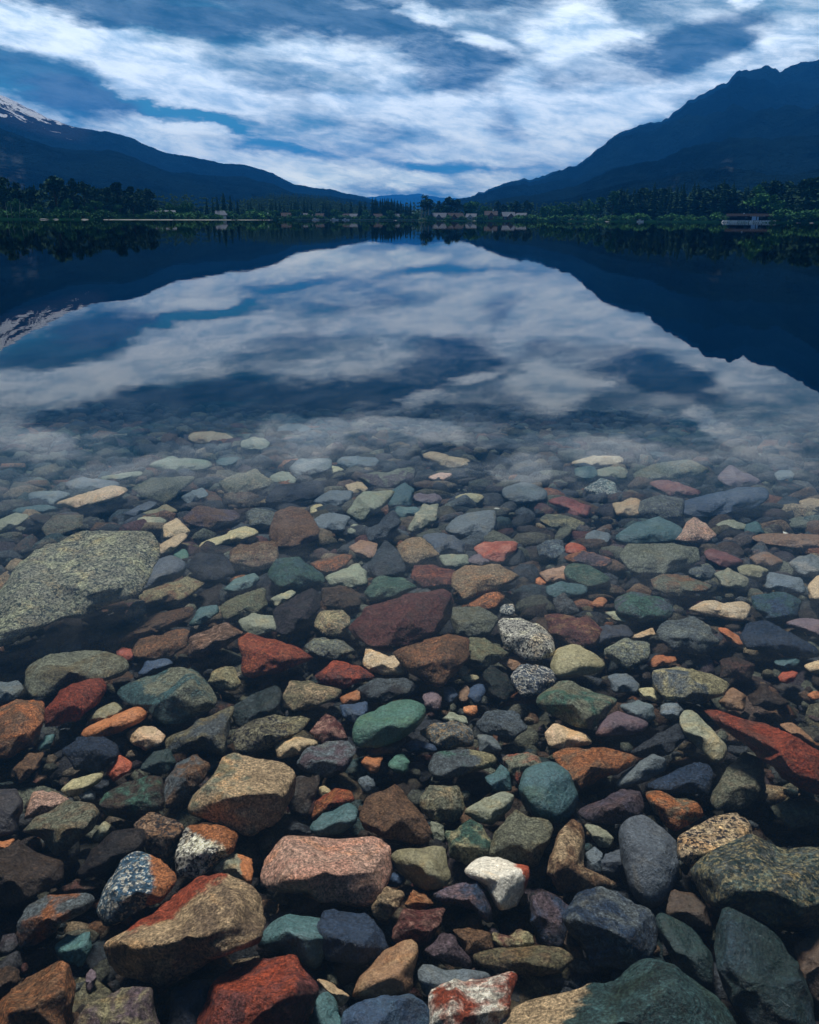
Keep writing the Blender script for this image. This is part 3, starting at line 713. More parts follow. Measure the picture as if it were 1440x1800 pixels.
g G f q=1 r=.02 L=.02 th=.28|great flat grey-white granite slab, the largest stone of the bed|0,1030 50,977 77,953 110,943 247,943 263,963 253,987 227,1023 220,1040 180,1057 133,1080 80,1103 20,1127 -20,1135 -30,1060
s S k r=.8|long smooth charcoal stone resting beside the great granite slab|225,1030 247,997 300,978 327,990 320,1013 280,1030 247,1040 228,1037
r k b|blue-black glittering rock beside the charcoal stone|325,997 350,970 393,973 405,993 415,1010 380,1022 350,1018
s y T|flat pale ochre slab above the blue-black rock|350,955 400,937 427,927 455,937 447,945 400,955 353,967
r B G|grey-brown rock under the pale ochre slab|400,967 420,952 477,957 477,987 443,1000 407,987
r B K|chunky brown rock with a lit top in the shallows|477,940 487,905 510,893 537,900 557,930 555,945 525,960 485,965
s T G|rounded buff stone standing above the charcoal stone|287,925 310,913 333,933 320,945 290,945
s T B|crooked tan stone below the rounded buff stone|273,975 277,960 320,937 330,943 300,970 277,980
s g s|little grey-green pebble wedged by the blue-black rock|e 319 978 13 12 -30
m y B|ridged stone of olive yellow and tan below the charcoal stone|245,1048 253,1037 310,1023 327,1013 358,1027 337,1040 307,1060 257,1063
g s w|small grey granite lump below the ridged olive stone|215,1090 233,1060 253,1053 257,1077 240,1097
s t G|smooth teal-grey pebble below the grey-brown rock|393,1037 413,1017 447,1007 458,1017 443,1033 413,1042
r o g|olive green block below the smooth teal-grey pebble|388,1068 410,1043 460,1035 470,1065 450,1085 390,1090
s t s|flat grey-teal stone beside the olive green block|330,1100 353,1067 383,1063 387,1077 353,1097
s G S|grey cobble between the olive green block and the brick red wedge|420,1090 443,1080 483,1083 487,1108 450,1118 427,1108
r B S|small brown-grey stone at the corner of the great granite slab|185,1068 213,1053 230,1067 213,1080
r u K|dark purplish stone under the edge of the great granite slab|143,1090 167,1070 187,1080 167,1103
m g t r=.3|bright jade teal stone beside the black-violet rock|475,1010 487,982 527,980 570,1010 573,1027 530,1033 493,1030
m B O|flat orange-brown stone behind the bright jade teal stone|550,990 607,972 623,977 593,1003 573,1010
s G g|sage green stone next to the bright jade teal one|573,1013 627,990 647,1003 647,1027 620,1033 580,1030
r g G|moss green broad stone on the ridge of the dark maroon rock|637,1043 670,1013 713,1015 737,1033 693,1050 643,1057
r S f|dark grey pyramid-shaped rock between sage and tan stones|647,997 677,948 703,973 707,1003 667,1017
s B u|small brown stone beside the dark grey pyramid|617,963 633,950 663,957 663,980 640,983
r T B r=.2|tan squared stone beside the dark grey pyramid|700,960 727,948 747,948 773,977 723,993 707,980
r m O|rust red rock touching the golden tan slab|720,1017 730,993 767,995 800,1007 793,1033 743,1030
r T O q=1 r=.2 L=.01|golden tan slab pointed at one end, bright in the middle of the bed|795,1007 827,992 873,993 922,1013 907,1023 857,1040 817,1053 797,1037
s R P|pinkish red stone above the golden tan slab|833,963 853,953 907,953 907,970 877,988 850,980
s O R|tiny bright orange pebble off the tip of the golden tan slab|e 951 1022 9 7 0
m B O p=180,.3|brown stone with an orange end under the golden tan slab|810,1067 850,1043 880,1038 888,1050 873,1070 830,1070
r K B|dark brown stone below the sage green stone|563,1033 607,1030 637,1040 637,1063 607,1073 570,1067
h k u|black-violet slanting rock below the jade teal stone|480,1073 507,1050 547,1033 563,1043 560,1073 530,1100 500,1120 483,1113
g o T|grainy olive stone at the blunt end of the dark maroon rock|552,1100 567,1077 603,1073 620,1083 603,1120 567,1117
s G y|small pale sage flake above the black-violet rock|475,1053 513,1035 520,1043 487,1067
s S b|flat dark slate stone above the golden tan slab|743,943 780,937 820,953 813,973 770,973
s s S|large grey stone with a squared end in the shallows|783,930 820,900 867,900 873,925 860,945 820,940 790,938
s G T r=.2|pale khaki leaning slab in the shallows|717,930 743,887 770,887 763,915 743,930 720,935
s G g r=.2|pointed grey-green slab leaning beside the teal boulder in the shallows|603,903 640,865 693,863 680,885 667,895 640,917 607,907
s s b|blue-grey cobble beside the chunky brown rock in the shallows|552,915 580,900 613,910 600,932 560,930
s G s|small sage pebble below the pointed grey-green slab|610,927 625,922 643,925 643,938 613,938
r S s|dark upright slate stone beside the pale khaki slab|643,930 690,900 702,920 683,943 650,953
s G g|small sea-green flat stone beside the tan squared stone|773,977 820,975 823,990 800,997 785,995
s u S|small mauve-grey stone above the golden tan slab's ridge|813,987 840,973 863,988 845,993
g s w|small speckled pebble beside the white granite cobble|e 893 1072 14 11 0
h g G r=.8|green striped oval stone in the quiet shallows|995,1000 1007,990 1040,997 1072,1017 1067,1028 1033,1030 997,1017
s t s r=.7|large long teal-grey oval stone above the big angular block|1077,947 1120,920 1157,910 1198,930 1190,950 1120,955
r P T|pinkish tan peaked stone beside the long teal-grey oval|1190,947 1207,923 1220,910 1247,920 1263,943 1240,953 1217,953
s G y|pale green lens-shaped stone beside the pinkish tan peaked stone|1253,923 1280,912 1310,923 1313,932 1273,933
s t g|small teal stone behind the pale green lens-shaped stone|1312,922 1330,917 1347,940 1310,942
r G S r=.1|big angular grey block with a dark triangular face|1088,977 1107,957 1160,955 1233,960 1237,985 1193,1003 1167,1010 1103,1000
m G B|long mottled grey and brown stone below the big angular block|1145,1020 1167,1008 1207,1013 1258,1030 1247,1040 1193,1047 1157,1037
s G B|grey-tan rounded stone beside the long mottled stone|1260,1010 1280,1000 1317,1017 1307,1033 1267,1030
m g S r=.7|large dull green domed stone beside the cream bar|1083,1053 1113,1042 1160,1050 1190,1070 1173,1087 1127,1093 1087,1077
s T w r=.3 L=.01|cream coloured bar-shaped stone|1205,1072 1237,1057 1307,1057 1312,1070 1303,1090 1253,1083
m t b|blue-green stone with a pale edge beside the cream bar|1320,1047 1367,1040 1410,1057 1403,1085 1350,1087 1330,1070
s T B|smooth tan stone cut by the edge above the blackish navy rock|1418,1033 1440,1013 1480,1020 1480,1063 1425,1055
s s T|pale grey faceted stone by the edge above the smooth tan one|1385,990 1407,977 1440,980 1460,1000 1440,1017 1403,1010
s m u|dark plum flat stone near the big angular block|1237,970 1250,962 1290,977 1313,990 1277,997 1243,983
s o G|small olive lens-shaped stone below the dark plum flat stone|1297,997 1323,990 1355,1003 1333,1015 1303,1010
s B s|grey-tan mound-shaped stone above the small olive lens|1313,980 1343,970 1375,987 1360,997 1330,993
m s G|small grey veined stone between the angular block and rounded stone|1203,997 1243,990 1260,1007 1250,1018 1213,1010
m u O p=180,.6|flat mauve stone with an orange tip in the quiet shallows|993,980 1027,968 1075,983 1060,997 1003,990
s R B|small rust pebble above the flat mauve stone|e 1011 965 18 10 0
g s b|blue-grey grainy cobble beside the small rust pebble|945,960 960,952 987,952 993,968 975,980 950,977
m G y|olive slab below the maroon chip in the shallows|945,913 960,903 985,903 1030,920 1010,933 970,927
s s S|small slate pebble beside the long teal-grey oval|e 1051 945 23 10 0
s B P|brown stone touching the green striped oval|950,1007 993,993 997,1020 960,1023
s t S|dark teal flat stone below the green striped oval|955,1030 985,1023 1033,1027 1033,1043 980,1053 958,1045
g k s|black speckled shard above the maroon-brown slab|973,1053 993,1040 1020,1077 980,1082
s O B|little orange-tan pebble beside the black speckled shard|e 1053 1059 14 9 0
s G y|small pale green sliver under the dull green domed stone|1063,1077 1085,1075 1107,1087 1100,1097 1080,1090
s s b|flat blue-grey stone between cube-like and blue-green stones near the edge|1353,1005 1407,1017 1417,1045 1347,1035
s B S|long low brown slab running to the picture edge in the shallows|1313,943 1360,938 1480,943 1480,965 1400,962 1340,955
s w w|tiny white chip on the long low brown slab|e 1378 938 7 3 0
s T P r=.3|long tan flat stone in the shallows beyond the great granite slab|85,887 140,870 187,858 217,863 200,877 140,895
s s G|grey mound-shaped stone behind the long tan flat stone|53,870 77,857 123,870 87,887 60,887
h G o|layered olive mound in the deeper shallows|233,857 267,840 347,837 333,853 313,867 287,887 253,877
s G g|faint pale green flat stone under the cloud reflection|257,820 300,803 367,810 367,823 300,830
r G T|grey-green block with a lit top in the deeper shallows|393,847 420,830 447,828 480,843 473,855 440,867 405,873
m B u|reddish brown mound above the pale ochre slab|320,910 353,890 417,897 427,917 360,927 327,920
g s G|mottled grey cobble next to the reddish brown mound|430,900 447,893 480,903 477,922 440,925
s G o|grey-olive stone at the edge above the great granite slab|-10,920 27,903 55,905 30,925 -10,938
h G B|grey-tan ribbed stone just above the great granite slab|77,930 93,907 147,905 143,925 120,938 85,943
s s u|blue-grey flat stone behind the tip of the long tan stone|115,850 147,840 207,848 200,860 130,862
s G s|thin pale grey-green stone beside the layered olive mound|177,838 250,828 253,838 213,843 180,845
s t s|thin teal stone in front of the grey mound-shaped stone|20,895 80,888 105,895 60,903 25,903
s s t|blue-grey rounded stone beside the layered olive mound|320,873 357,855 367,870 333,887
s t G|small slanting teal stone beyond the grey-green block|e 402 811 22 7 -10
s G T|dim grey stone far out on the bed beyond the block|e 447 781 24 10 0
s T G|dim buff flat stone farthest out on the bed, near the shaded water|e 375 770 38 10 0
s o G|olive flat stone in front of the layered mound|240,902 290,888 313,900 273,910
s G T|small grey stone with a pale rim above the charcoal stone|e 264 916 24 8 0
s S b|long dark narrow stone beyond the great granite slab|213,905 260,882 277,885 240,907
r k b|blackish navy block in the deeper shallows|463,880 485,853 500,850 560,847 560,870 520,883 475,885
s s b|dark blue-grey stone beside the blackish navy block|553,883 580,863 623,863 620,880 590,890
m u G p=90,.2|mauve slab with a pale green rim in the deeper shallows|627,838 680,827 725,823 720,843 680,857 653,853
s T y|buff double-lobed stone in the deeper shallows|740,803 760,795 787,800 825,807 823,820 790,823 770,813
s t b|teal boulder behind the pointed grey-green slab|680,868 713,850 728,860 720,887 687,893
s T G|small buff-grey stone at the corner of the mauve slab|607,853 637,847 650,860 620,870
s y G|small pale stone with a whitish top beyond the navy block|e 580 826 19 7 0
s s t|dim blue-grey long stone beyond the mauve slab|e 633 811 36 10 0
s s G|dim grey slanting stone under a bright cloud reflection|508,823 530,807 583,807 580,825 523,840
s y T|small ochre pebble above the blue-grey cobble|e 558 897 14 9 0
s t G|flat grey-teal stone under the teal boulder|e 712 899 24 8 0
s s G|faint pale stone farthest out, beyond the dim slanting stone|e 515 755 32 10 0
s s t r=.9|large rounded blue-grey stone in the deeper shallows|887,857 923,850 960,863 953,880 907,883 887,873
s y G|small pale olive stone above the large grey squared one|e 827 876 24 8 0
s u s|small purple-grey stone next to the pale olive stone|e 752 875 25 9 0
s P B|small pinkish flat stone beyond the purple-grey stone|e 777 838 20 6 -8
s G s|small grey stone above the blackish navy block|e 498 841 19 12 0
s w G|tiny white pebble beside the large grey squared stone|e 875 897 8 4 0
s T w|cream flat-topped stone in the deeper shallows|1000,813 1043,802 1093,803 1093,817 1053,817 1010,820
m G o|large flat olive-grey stone in the deeper shallows|1107,833 1147,817 1207,810 1247,830 1193,840 1120,847
g t w|aqua stone with white mottling|1027,860 1057,842 1080,850 1087,870 1057,873
s m R r=.15|flat maroon chip with angular corners|968,883 990,872 1038,890 1030,907 1000,907 993,897
s T O r=.3|tan stone with a hollow top beside the maroon chip|1075,883 1093,880 1110,873 1127,890 1127,907 1083,905
s m B|dull red flat stone beyond the tan hollow-topped one|1143,850 1173,843 1230,863 1227,870 1180,870
g S G r=.7|dark rounded stone with a pale crown beside the tan hollow-topped one|1127,883 1160,872 1200,880 1193,907 1147,913 1127,900
s b S|very long dark blue stone in the deeper shallows|1200,883 1293,860 1347,857 1350,877 1313,895 1240,907 1200,903
s u S|purple-grey pyramid beyond the very long dark blue stone|1263,843 1287,820 1337,847 1313,857 1275,858
s t G|small teal stone under the cream flat-topped one|e 1030 831 20 10 0
s G B|dim greyish round stone beside the small teal one|e 1077 831 26 11 0
s s G|dim pale round stone beyond the purple-grey pyramid|e 1378 837 15 10 0
s T B|tan stone at the edge beyond the very long dark blue stone|e 1430 885 25 9 0
'''

def radial(poly, rounding):
    x, y = poly[:, 0], poly[:, 1]
    x2, y2 = np.roll(x, -1), np.roll(y, -1)
    cr = x * y2 - x2 * y
    A = cr.sum() / 2
    cx = ((x + x2) * cr).sum() / (6 * A); cy = ((y + y2) * cr).sum() / (6 * A)
    P = poly - (cx, cy); P[:, 1] *= -1
    N = 180
    th = np.arange(N) * 2 * math.pi / N
    rad = np.zeros(N)
    for i in range(len(P)):
        a, b = P[i], P[(i + 1) % len(P)]
        e = b - a
        for j in range(N):
            d = (math.cos(th[j]), math.sin(th[j]))
            den = d[0] * e[1] - d[1] * e[0]
            if abs(den) < 1e-9: continue
            s_ = (a[0] * e[1] - a[1] * e[0]) / den
            u = (a[0] * d[1] - a[1] * d[0]) / den
            if s_ > 0 and -1e-6 <= u <= 1 + 1e-6: rad[j] = max(rad[j], s_)
    rad = np.maximum(rad, rad[rad > 0].min() if (rad > 0).any() else 3)
    kw = max(1, int(1 + rounding * 8))
    ker = np.hanning(kw * 2 + 3); ker /= ker.sum()
    ext = np.concatenate([rad, rad, rad])
    rad = np.convolve(ext, ker, 'same')[N:2 * N]
    return cx, cy, th, rad

def unit_rock(sub, seed, rounding, q):
    """a dented, faceted unit ball; facets face the viewer side, the top and the bottom"""
    V, Fc = ICO[sub]
    V = V.copy()
    r = np.random.default_rng(seed)
    rough = 1 - rounding
    V *= (1 + 0.06 * nfun(V, 2.2, seed) * (0.4 + rough))[:, None]
    nf = int(6 + rough * 9)
    for i in range(nf):
        n = r.normal(size=3); n[2] = abs(n[2]) * r.choice([1, 1, -1]); n[2] += 0.15
        n /= np.linalg.norm(n)
        nxy = math.hypot(n[0], n[1])
        d = max(r.uniform(.50, .84) + rounding * 0.14, nxy * (0.98 - 0.12 * rough))
        pr = V @ n
        k = np.where(pr > d, d / np.maximum(pr, 1e-6), 1)
        V *= k[:, None]
    for i in range(9):                       # chipped edges
        n = r.normal(size=3); n /= np.linalg.norm(n)
        pr = V @ n
        d = np.quantile(pr, .985) * r.uniform(.90, .98)
        V *= np.where(pr > d, d / np.maximum(pr, 1e-6), 1)[:, None]
    if q or r.random() < .45 + .5 * rough:   # one broad flat upper face and a flat front face
        for n, d in (((r.normal() * .36, 0.66 + r.normal() * .12, 0.70 + r.normal() * .15), r.uniform(.36, .54)), ((r.normal() * .3, -0.55, 0.80), r.uniform(.50, .68))):
            n = np.array(n) / np.linalg.norm(n)
            pr = V @ n
            V *= np.where(pr > d, d / np.maximum(pr, 1e-6), 1)[:, None]
    rid = 0.9 - np.abs(nfun(V, 5, seed + 5)); rid2 = 0.9 - np.abs(nfun(V, 13, seed + 6)); rid3 = .9 - np.abs(nfun(V, 31, seed + 8))
    a_ = 0.15 + rough
    V *= (1 + (0.006 + 0.014 * rough) * nfun(V, 7, seed + 1) + 0.036 * a_ * rid + 0.020 * a_ * rid2
          + (0.009 * a_ * rid3 if sub > 3 else 0))[:, None]
    return V, Fc

def place_stone(line, idx):
    opt, label, pts = line.split('|')
    opt = opt.split()
    kd, ca, cb = opt[:3]
    kv = dict(x.split('=') for x in opt[3:])
    p = pts.split()
    rnd = float(kv.get('r', RND[kd]))
    if p[0] == 'e':                         # a many-cornered outline about an ellipse
        ex, ey, rx, ry, rot = map(float, p[1:])
        r_ = np.random.default_rng(idx)
        nv = 7
        ta = (np.arange(nv) + r_.uniform(-.3, .3, nv)) * 2 * math.pi / nv
        q = r_.uniform(.92, 1.2, nv)
        ux, uy = rx * q * np.cos(ta), ry * q * np.sin(ta)
        c, s_ = math.cos(R(rot)), math.sin(R(rot))
        cx, cy, th, rad = radial(np.stack([ex + ux * c - uy * s_, ey + ux * s_ + uy * c], -1), rnd)
    else:
        cx, cy, th, rad = radial(np.array([tuple(map(float, q.split(','))) for q in p]), rnd)
    rad = rad * (1.05 + .06 * min(1, max(0, (1080 - cy) / 150))) + 1.0
    wpx = (rad * np.cos(th)).max() - (rad * np.cos(th)).min()
    hpx = (rad * np.sin(th)).max() - (rad * np.sin(th)).min()
    big = max(wpx, hpx)
    sub = 5 if big > 150 else (4 if big > 42 else 3)
    V, Fc = unit_rock(sub, idx * 7 + 3, rnd, 'q' in kv)
    a, b, c = V.T
    tt = np.arctan2(b, a) % (2 * math.pi)
    rho = np.hypot(a, b)
    rr = np.interp(tt, np.append(th, 2 * math.pi), np.append(rad, rad[0]))
    u = rho * rr * np.cos(tt); v = rho * rr * np.sin(tt)
    # rest the stone on the bed along its line of sight
    dr = pray(cx, cy)
    D = 1.0
    for _ in range(40):
        hc = 0.34 * min(wpx, hpx * 1.3) * D / FPX + float(kv.get('L', 0))
        y = D * dr[1]
        D = (CAMZ - (float(bed_z(y)) + hc)) / -dr[2]
    sc = D / FPX
    inc = math.atan2(-dr[2], dr[1])
    shear = min(0.62 / math.tan(inc), 1.5)
    thick = float(kv.get('th', 0.46)) * min(wpx, hpx * 1.35) * sc
    dep = D - c * thick + shear * v * sc
    px, py = cx + u, cy - v
    W3 = Cn + dep[:, None] * (Fn + Rn * ((px - 720) / FPX)[:, None] + Un * ((900 - py) / FPX)[:, None])
    ztop = W3[:, 2].max()
    if ztop > -0.015:                       # keep it under the water film: slide it down its line of sight
        f = (CAMZ + 0.015) / (CAMZ - ztop)
        W3 = Cn + (W3 - Cn) * f
    base = np.array([W3[:, 0].mean(), W3[:, 1].mean(), W3[:, 2].min()])
    me = mesh_np('stone', W3 - base, Fc, [MR[KN[kd]]])
    patch = np.zeros(len(V))
    c3 = PAL[cb]
    if 'p' in kv:
        ang_, off = map(float, kv['p'].split(','))
        dd = a * math.cos(R(ang_)) + b * math.sin(R(ang_))
        patch = np.clip(.5 + (dd - off) * 3, 0, 1)
        c3 = PAL[kv.get('x', cb)]
    at = me.attributes.new('patch', 'FLOAT', 'POINT'); at.data.foreach_set('value', patch.astype(np.float32))
    word = label.split()
    name = 'boulder' if big > 190 else ('pebble' if big < 44 else 'stone')
    if 'slab' in word: name = 'stone_slab'
    o = link(name, me, loc=tuple(base), label=label, category=name.replace('_', ' '), group='stones lying on the lake bed')
    r_ = np.random.default_rng(idx + 900)
    j = r_.uniform(.82, 1.22)
    cb = kv.get('z', cb)
    o['c1'] = tuple(float(x * j) for x in PAL[ca])
    q_ = float(kv.get('w', 1 if kd in 'mg' else .55))
    o['c2'] = tuple(float((x * (1 - q_) + y * q_) * j) for x, y in zip(PAL[ca], PAL[cb]))
    o['c3'] = tuple(float(x) for x in c3)
    return o, (cx, cy, base, big * sc)

placed = []
for i, ln in enumerate([l for l in STONES.strip().splitlines() if l.strip()]):
    placed.append(place_stone(ln, i + 1)[1])

# smaller stones and gravel filling the gaps and running on past the frame: nobody could count them
def pebble_field():
    PB = []
    yv = 0.35
    while yv < 9.5:                         # fine layer
        step = 0.046 + 0.014 * max(0, yv - 1.8)
        halfw = 0.62 * yv + 0.75
        xv = -halfw
        while xv < halfw:
            PB.append((xv + rng.normal() * step * .35, yv + rng.normal() * step * .35, step * rng.uniform(.4, .95), 0))
            xv += step * rng.uniform(.8, 1.2)
        yv += step * .9
    yv = 0.45
    while yv < 6.5:                         # cobbles the upper stones lie on
        step = 0.088 + 0.016 * max(0, yv - 1.5)
        halfw = 0.60 * yv + 0.5
        xv = -halfw
        while xv < halfw:
            PB.append((xv + rng.normal() * step * .3, yv + rng.normal() * step * .3, step * rng.uniform(.75, 1.25), 2))
            xv += step * rng.uniform(.85, 1.2)
        yv += step * .85
    for _ in range(3800):                   # broken shards dropped into the gaps
        y = .6 + 3.2 * rng.random() ** 1.3; x = rng.uniform(-1, 1) * (.56 * y + .2)
        PB.append((x, y, rng.uniform(.018, .046) * (1 + .25 * max(0, y - 1.5)), 3))
    for _ in range(1300):                   # larger stones beyond the hand-placed ones
        y = rng.uniform(-1.2, 9.5); x = rng.uniform(-6, 6)
        lim = 0.515 * max(y, 0.0) * 1.0 + 0.10
        if abs(x) < lim and 0.72 < y < 4.6: continue
        PB.append((x, y, rng.uniform(.06, .13) * (1 + .05 * max(0, y - 4)), 1))
    return PB
PB = pebble_field()
Vs, Fs, C1, C2 = [], [], [], []
keys = list('sSGokKBBmtGTuKOo') + list('sSkSKkBsGSKS')
unit = [unit_rock(2, 500 + i, .25, i % 2) for i in range(24)]
unit1 = [unit_rock(1, 500 + i, .3, False) for i in range(24)]
off = 0
for i, (x, y, s, k) in enumerate(PB):
    V, Fc = (unit if (k == 1 or (k != 3 and y < 1.7) or (k == 2 and y < 3.6)) else unit1)[rng.integers(24)]
    th = rng.uniform(0, 6.28)
    sc3 = np.array([rng.uniform(.9, 1.35), rng.uniform(.6, .95), rng.uniform(.45, .75)]) * s * .62
    P3 = V * sc3
    tilt = rng.normal() * .35
    P3 = np.stack([P3[:, 0], P3[:, 1] * math.cos(tilt) - P3[:, 2] * math.sin(tilt), P3[:, 1] * math.sin(tilt) + P3[:, 2] * math.cos(tilt)], -1)
    c, s_ = math.cos(th), math.sin(th)
    P3 = np.stack([P3[:, 0] * c - P3[:, 1] * s_, P3[:, 0] * s_ + P3[:, 1] * c, P3[:, 2]], -1)
    z = float(max(bed_z(y), -6)) + {0: (-.040 if y < 2 else -.030) + s * .12, 1: s * .22, 3: rng.uniform(-.034, .004), 2: -.034 + .034 * min(1, max(0, y - 1.6) / 1.2)}[k]
    P3 += (x, y, z)
    ex = P3[:, 2].max()
    if ex > -0.02 and y > 0.2: P3[:, 2] -= ex + 0.02
    Vs.append(P3); Fs.append(Fc + off); off += len(V)
    ka = PAL[keys[rng.integers(len(keys))]]; kb = PAL[keys[rng.integers(len(keys))]]
    j = rng.uniform(.30, .85) * (1 + .35 * min(1, max(0, y - 1.8)))  # filler colours darkened to put the shade of the gaps into them
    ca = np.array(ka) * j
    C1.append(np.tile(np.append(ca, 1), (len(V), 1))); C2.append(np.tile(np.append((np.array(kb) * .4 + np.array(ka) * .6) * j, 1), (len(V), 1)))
me = mesh_np('pebbles', np.concatenate(Vs), np.concatenate(Fs), [MPEB])
for nm, arr in (('c1', C1), ('c2', C2)):
    at = me.attributes.new(nm, 'FLOAT_COLOR', 'POINT'); at.data.foreach_set('color', np.concatenate(arr).astype(np.float32).ravel())
link('pebbles', me, kind='stuff', label='small stones and gravel filling the gaps of the lake bed')


# ------------------------------------------------------------------ trees
def leaf_mat(name, a, b):
    m, t, o = new_mat(name)
    oi = t.new('ShaderNodeObjectInfo')
    gp = t.new('ShaderNodeNewGeometry').outputs['Position']
    n = t.noise(gp, 0.5, 3, 0.6)
    f = t.math('ADD', t.math('MULTIPLY', n, 0.7), t.math('MULTIPLY', oi.outputs['Random'], 0.35))
    principled(t, o, t.mix(f, a, b), 0.9, 0.03)
    return m
M_CON = leaf_mat('conifer_needles', (0.010, 0.032, 0.020), (0.030, 0.075, 0.040))
M_DEC = leaf_mat('broad_leaves', (0.022, 0.075, 0.028), (0.055, 0.15, 0.050))
M_LIGHT = leaf_mat('pale_leaves', (0.040, 0.12, 0.040), (0.075, 0.20, 0.055))
m, t, o = new_mat('bark'); bp = t.new('ShaderNodeNewGeometry').outputs['Position']
principled(t, o, t.mix(t.noise(bp, 3, 4), (0.03, 0.022, 0.016), (0.08, 0.06, 0.045)), 0.9, 0.1); M_BARK = m
m, t, o = new_mat('pale_bark'); bp = t.new('ShaderNodeNewGeometry').outputs['Position']
principled(t, o, t.mix(t.noise(bp, 2, 4), (0.22, 0.20, 0.17), (0.42, 0.40, 0.35)), 0.8, 0.1); M_PALE = m

def cone_tube(pts, seg=7):
    V, Fc = [], []
    for i, (x, y, z, r) in enumerate(pts):
        for k in range(seg):
            a = 2 * math.pi * k / seg
            V.append((x + r * math.cos(a), y + r * math.sin(a), z))
    for i in range(len(pts) - 1):
        for k in range(seg):
            a, b = i * seg + k, i * seg + (k + 1) % seg
            Fc += [(a, b, b + seg), (a, b + seg, a + seg)]
    return np.array(V, float), np.array(Fc)

def join(parts):
    V, Fc, off = [], [], 0
    for v, f in parts:
        V.append(v); Fc.append(f + off); off += len(v)
    return np.concatenate(V), np.concatenate(Fc)

def conifer_crown(r, h=1.0, width=.16, gap=.06, levels=17):
    V, Fc = [], []
    for i in range(levels):
        f = i / (levels - 1)
        z = gap + (1 - gap) * f ** 0.95
        wd = width * (1 - f) ** 0.8 * r.uniform(.78, 1.2) + 0.008
        nb = int(11 - 5 * f)
        for k in range(nb):
            a = 2 * math.pi * (k + r.uniform(-.4, .4)) / nb + i
            L = wd * r.uniform(.65, 1.2)
            dz = -L * r.uniform(.15, .55)
            hw = L * r.uniform(.28, .45)
            ca, sa = math.cos(a), math.sin(a)
            b0 = len(V)
            tip = (L * ca, L * sa, z + dz)
            V += [(0.0, 0.0, z + .035), (L * .55 * ca - hw * sa, L * .55 * sa + hw * ca, z + dz * .9),
                  tip, (L * .55 * ca + hw * sa, L * .55 * sa - hw * ca, z + dz * .9), (L * .5 * ca, L * .5 * sa, z - .055)]
            Fc += [(b0, b0 + 1, b0 + 2), (b0, b0 + 2, b0 + 3), (b0, b0 + 4, b0 + 2)]
    return np.array(V, float), np.array(Fc)

def leafy_crown(r, lobes, n, size):
    """leaf clumps spread through several uneven lobes"""
    V, Fc = [], []
    for j in range(n):
        cx, cy, cz, rx, rz = lobes[r.integers(len(lobes))]
        d = r.normal(size=3); d /= np.linalg.norm(d)
        q = r.uniform(.35, 1.05) ** .6
        c = np.array((cx + d[0] * rx * q, cy + d[1] * rx * q, cz + d[2] * rz * q))
        e1 = r.normal(size=3); e1 /= np.linalg.norm(e1)
        e2 = np.cross(e1, r.normal(size=3)); e2 /= np.linalg.norm(e2)
        s_ = size * r.uniform(.5, 1.3)
        b0 = len(V)
        V += [c + e1 * s_, c + e2 * s_ * .8, c - e1 * s_ * .9 + e2 * .2 * s_, c - e2 * s_ * .7]
        Fc += [(b0, b0 + 1, b0 + 2), (b0, b0 + 2, b0 + 3)]
    return np.array(V, float), np.array(Fc)

def conifer(r, width):
    tk = cone_tube([(0, 0, -.03, .016), (0, 0, .4, .011), (0, 0, .97, .002)])
    return tk, conifer_crown(r, width=width)

def broad(r, kind):
    lobes = []
    if kind == 'tall':
        for k in range(11):
            z = r.uniform(.30, .88); w_ = .15 * math.sin(math.pi * min(1, (z - .12) / .85)) + .05
            a = r.uniform(0, 6.28)
            lobes.append((math.cos(a) * w_ * .8, math.sin(a) * w_ * .8, z, w_ * .95, .11))
        lobes.append((0, 0, .9, .07, .09))
    else:
        for k in range(10):
            z = r.uniform(.26, .80); a = r.uniform(0, 6.28)
            lobes.append((math.cos(a) * .2, math.sin(a) * .2, z, .17, .15))
    limbs = [cone_tube([(0, 0, -.03, .022), (.01, 0, .3, .015), (0, .01, .7, .006), (0, 0, .9, .002)])]
    for k in range(4):
        a = r.uniform(0, 6.28); z = r.uniform(.25, .5)
        limbs.append(cone_tube([(0, 0, z, .010), (.09 * math.cos(a), .09 * math.sin(a), z + .12, .006), (.15 * math.cos(a), .15 * math.sin(a), z + .26, .002)], 5))
    return join(limbs), leafy_crown(r, lobes, 900, .040 if kind == 'tall' else .050)

def bush(r):
    lobes = [(r.uniform(-.5, .5), r.uniform(-.4, .4), r.uniform(.25, .62), .34, .30) for _ in range(7)]
    st = [cone_tube([(0, 0, -.05, .03), (x * .6, y * .6, .35, .018), (x, y, .75, .004)], 5) for x, y in ((.3, .1), (-.3, .1), (.05, -.3), (0, .3))]
    return join(st), leafy_crown(r, lobes, 420, .085)

PROTO = {}
def protos(kind, make, n, leaf, bark):
    L = []
    for i in range(n):
        r = np.random.default_rng(hash_(kind) + i)
        tk, cr = make(r)
        L.append((mesh_np('trunk', *tk, [bark]), mesh_np('crown', *cr, [leaf], smooth=False)))
    PROTO[kind] = L
def hash_(s): return sum(ord(c) * (i + 7) for i, c in enumerate(s))
protos('fir', lambda r: conifer(r, r.uniform(.13, .18)), 6, M_CON, M_BARK)
protos('spruce', lambda r: conifer(r, r.uniform(.09, .12)), 5, M_CON, M_BARK)
protos('tall', lambda r: broad(r, 'tall'), 5, M_CON, M_BARK)
protos('tall_green', lambda r: broad(r, 'tall'), 3, M_DEC, M_BARK)
protos('round', lambda r: broad(r, 'round'), 4, M_DEC, M_BARK)
protos('light', lambda r: broad(r, 'tall'), 3, M_LIGHT, M_BARK)
protos('bush', bush, 4, M_DEC, M_BARK)
protos('light_bush', bush, 3, M_LIGHT, M_BARK)

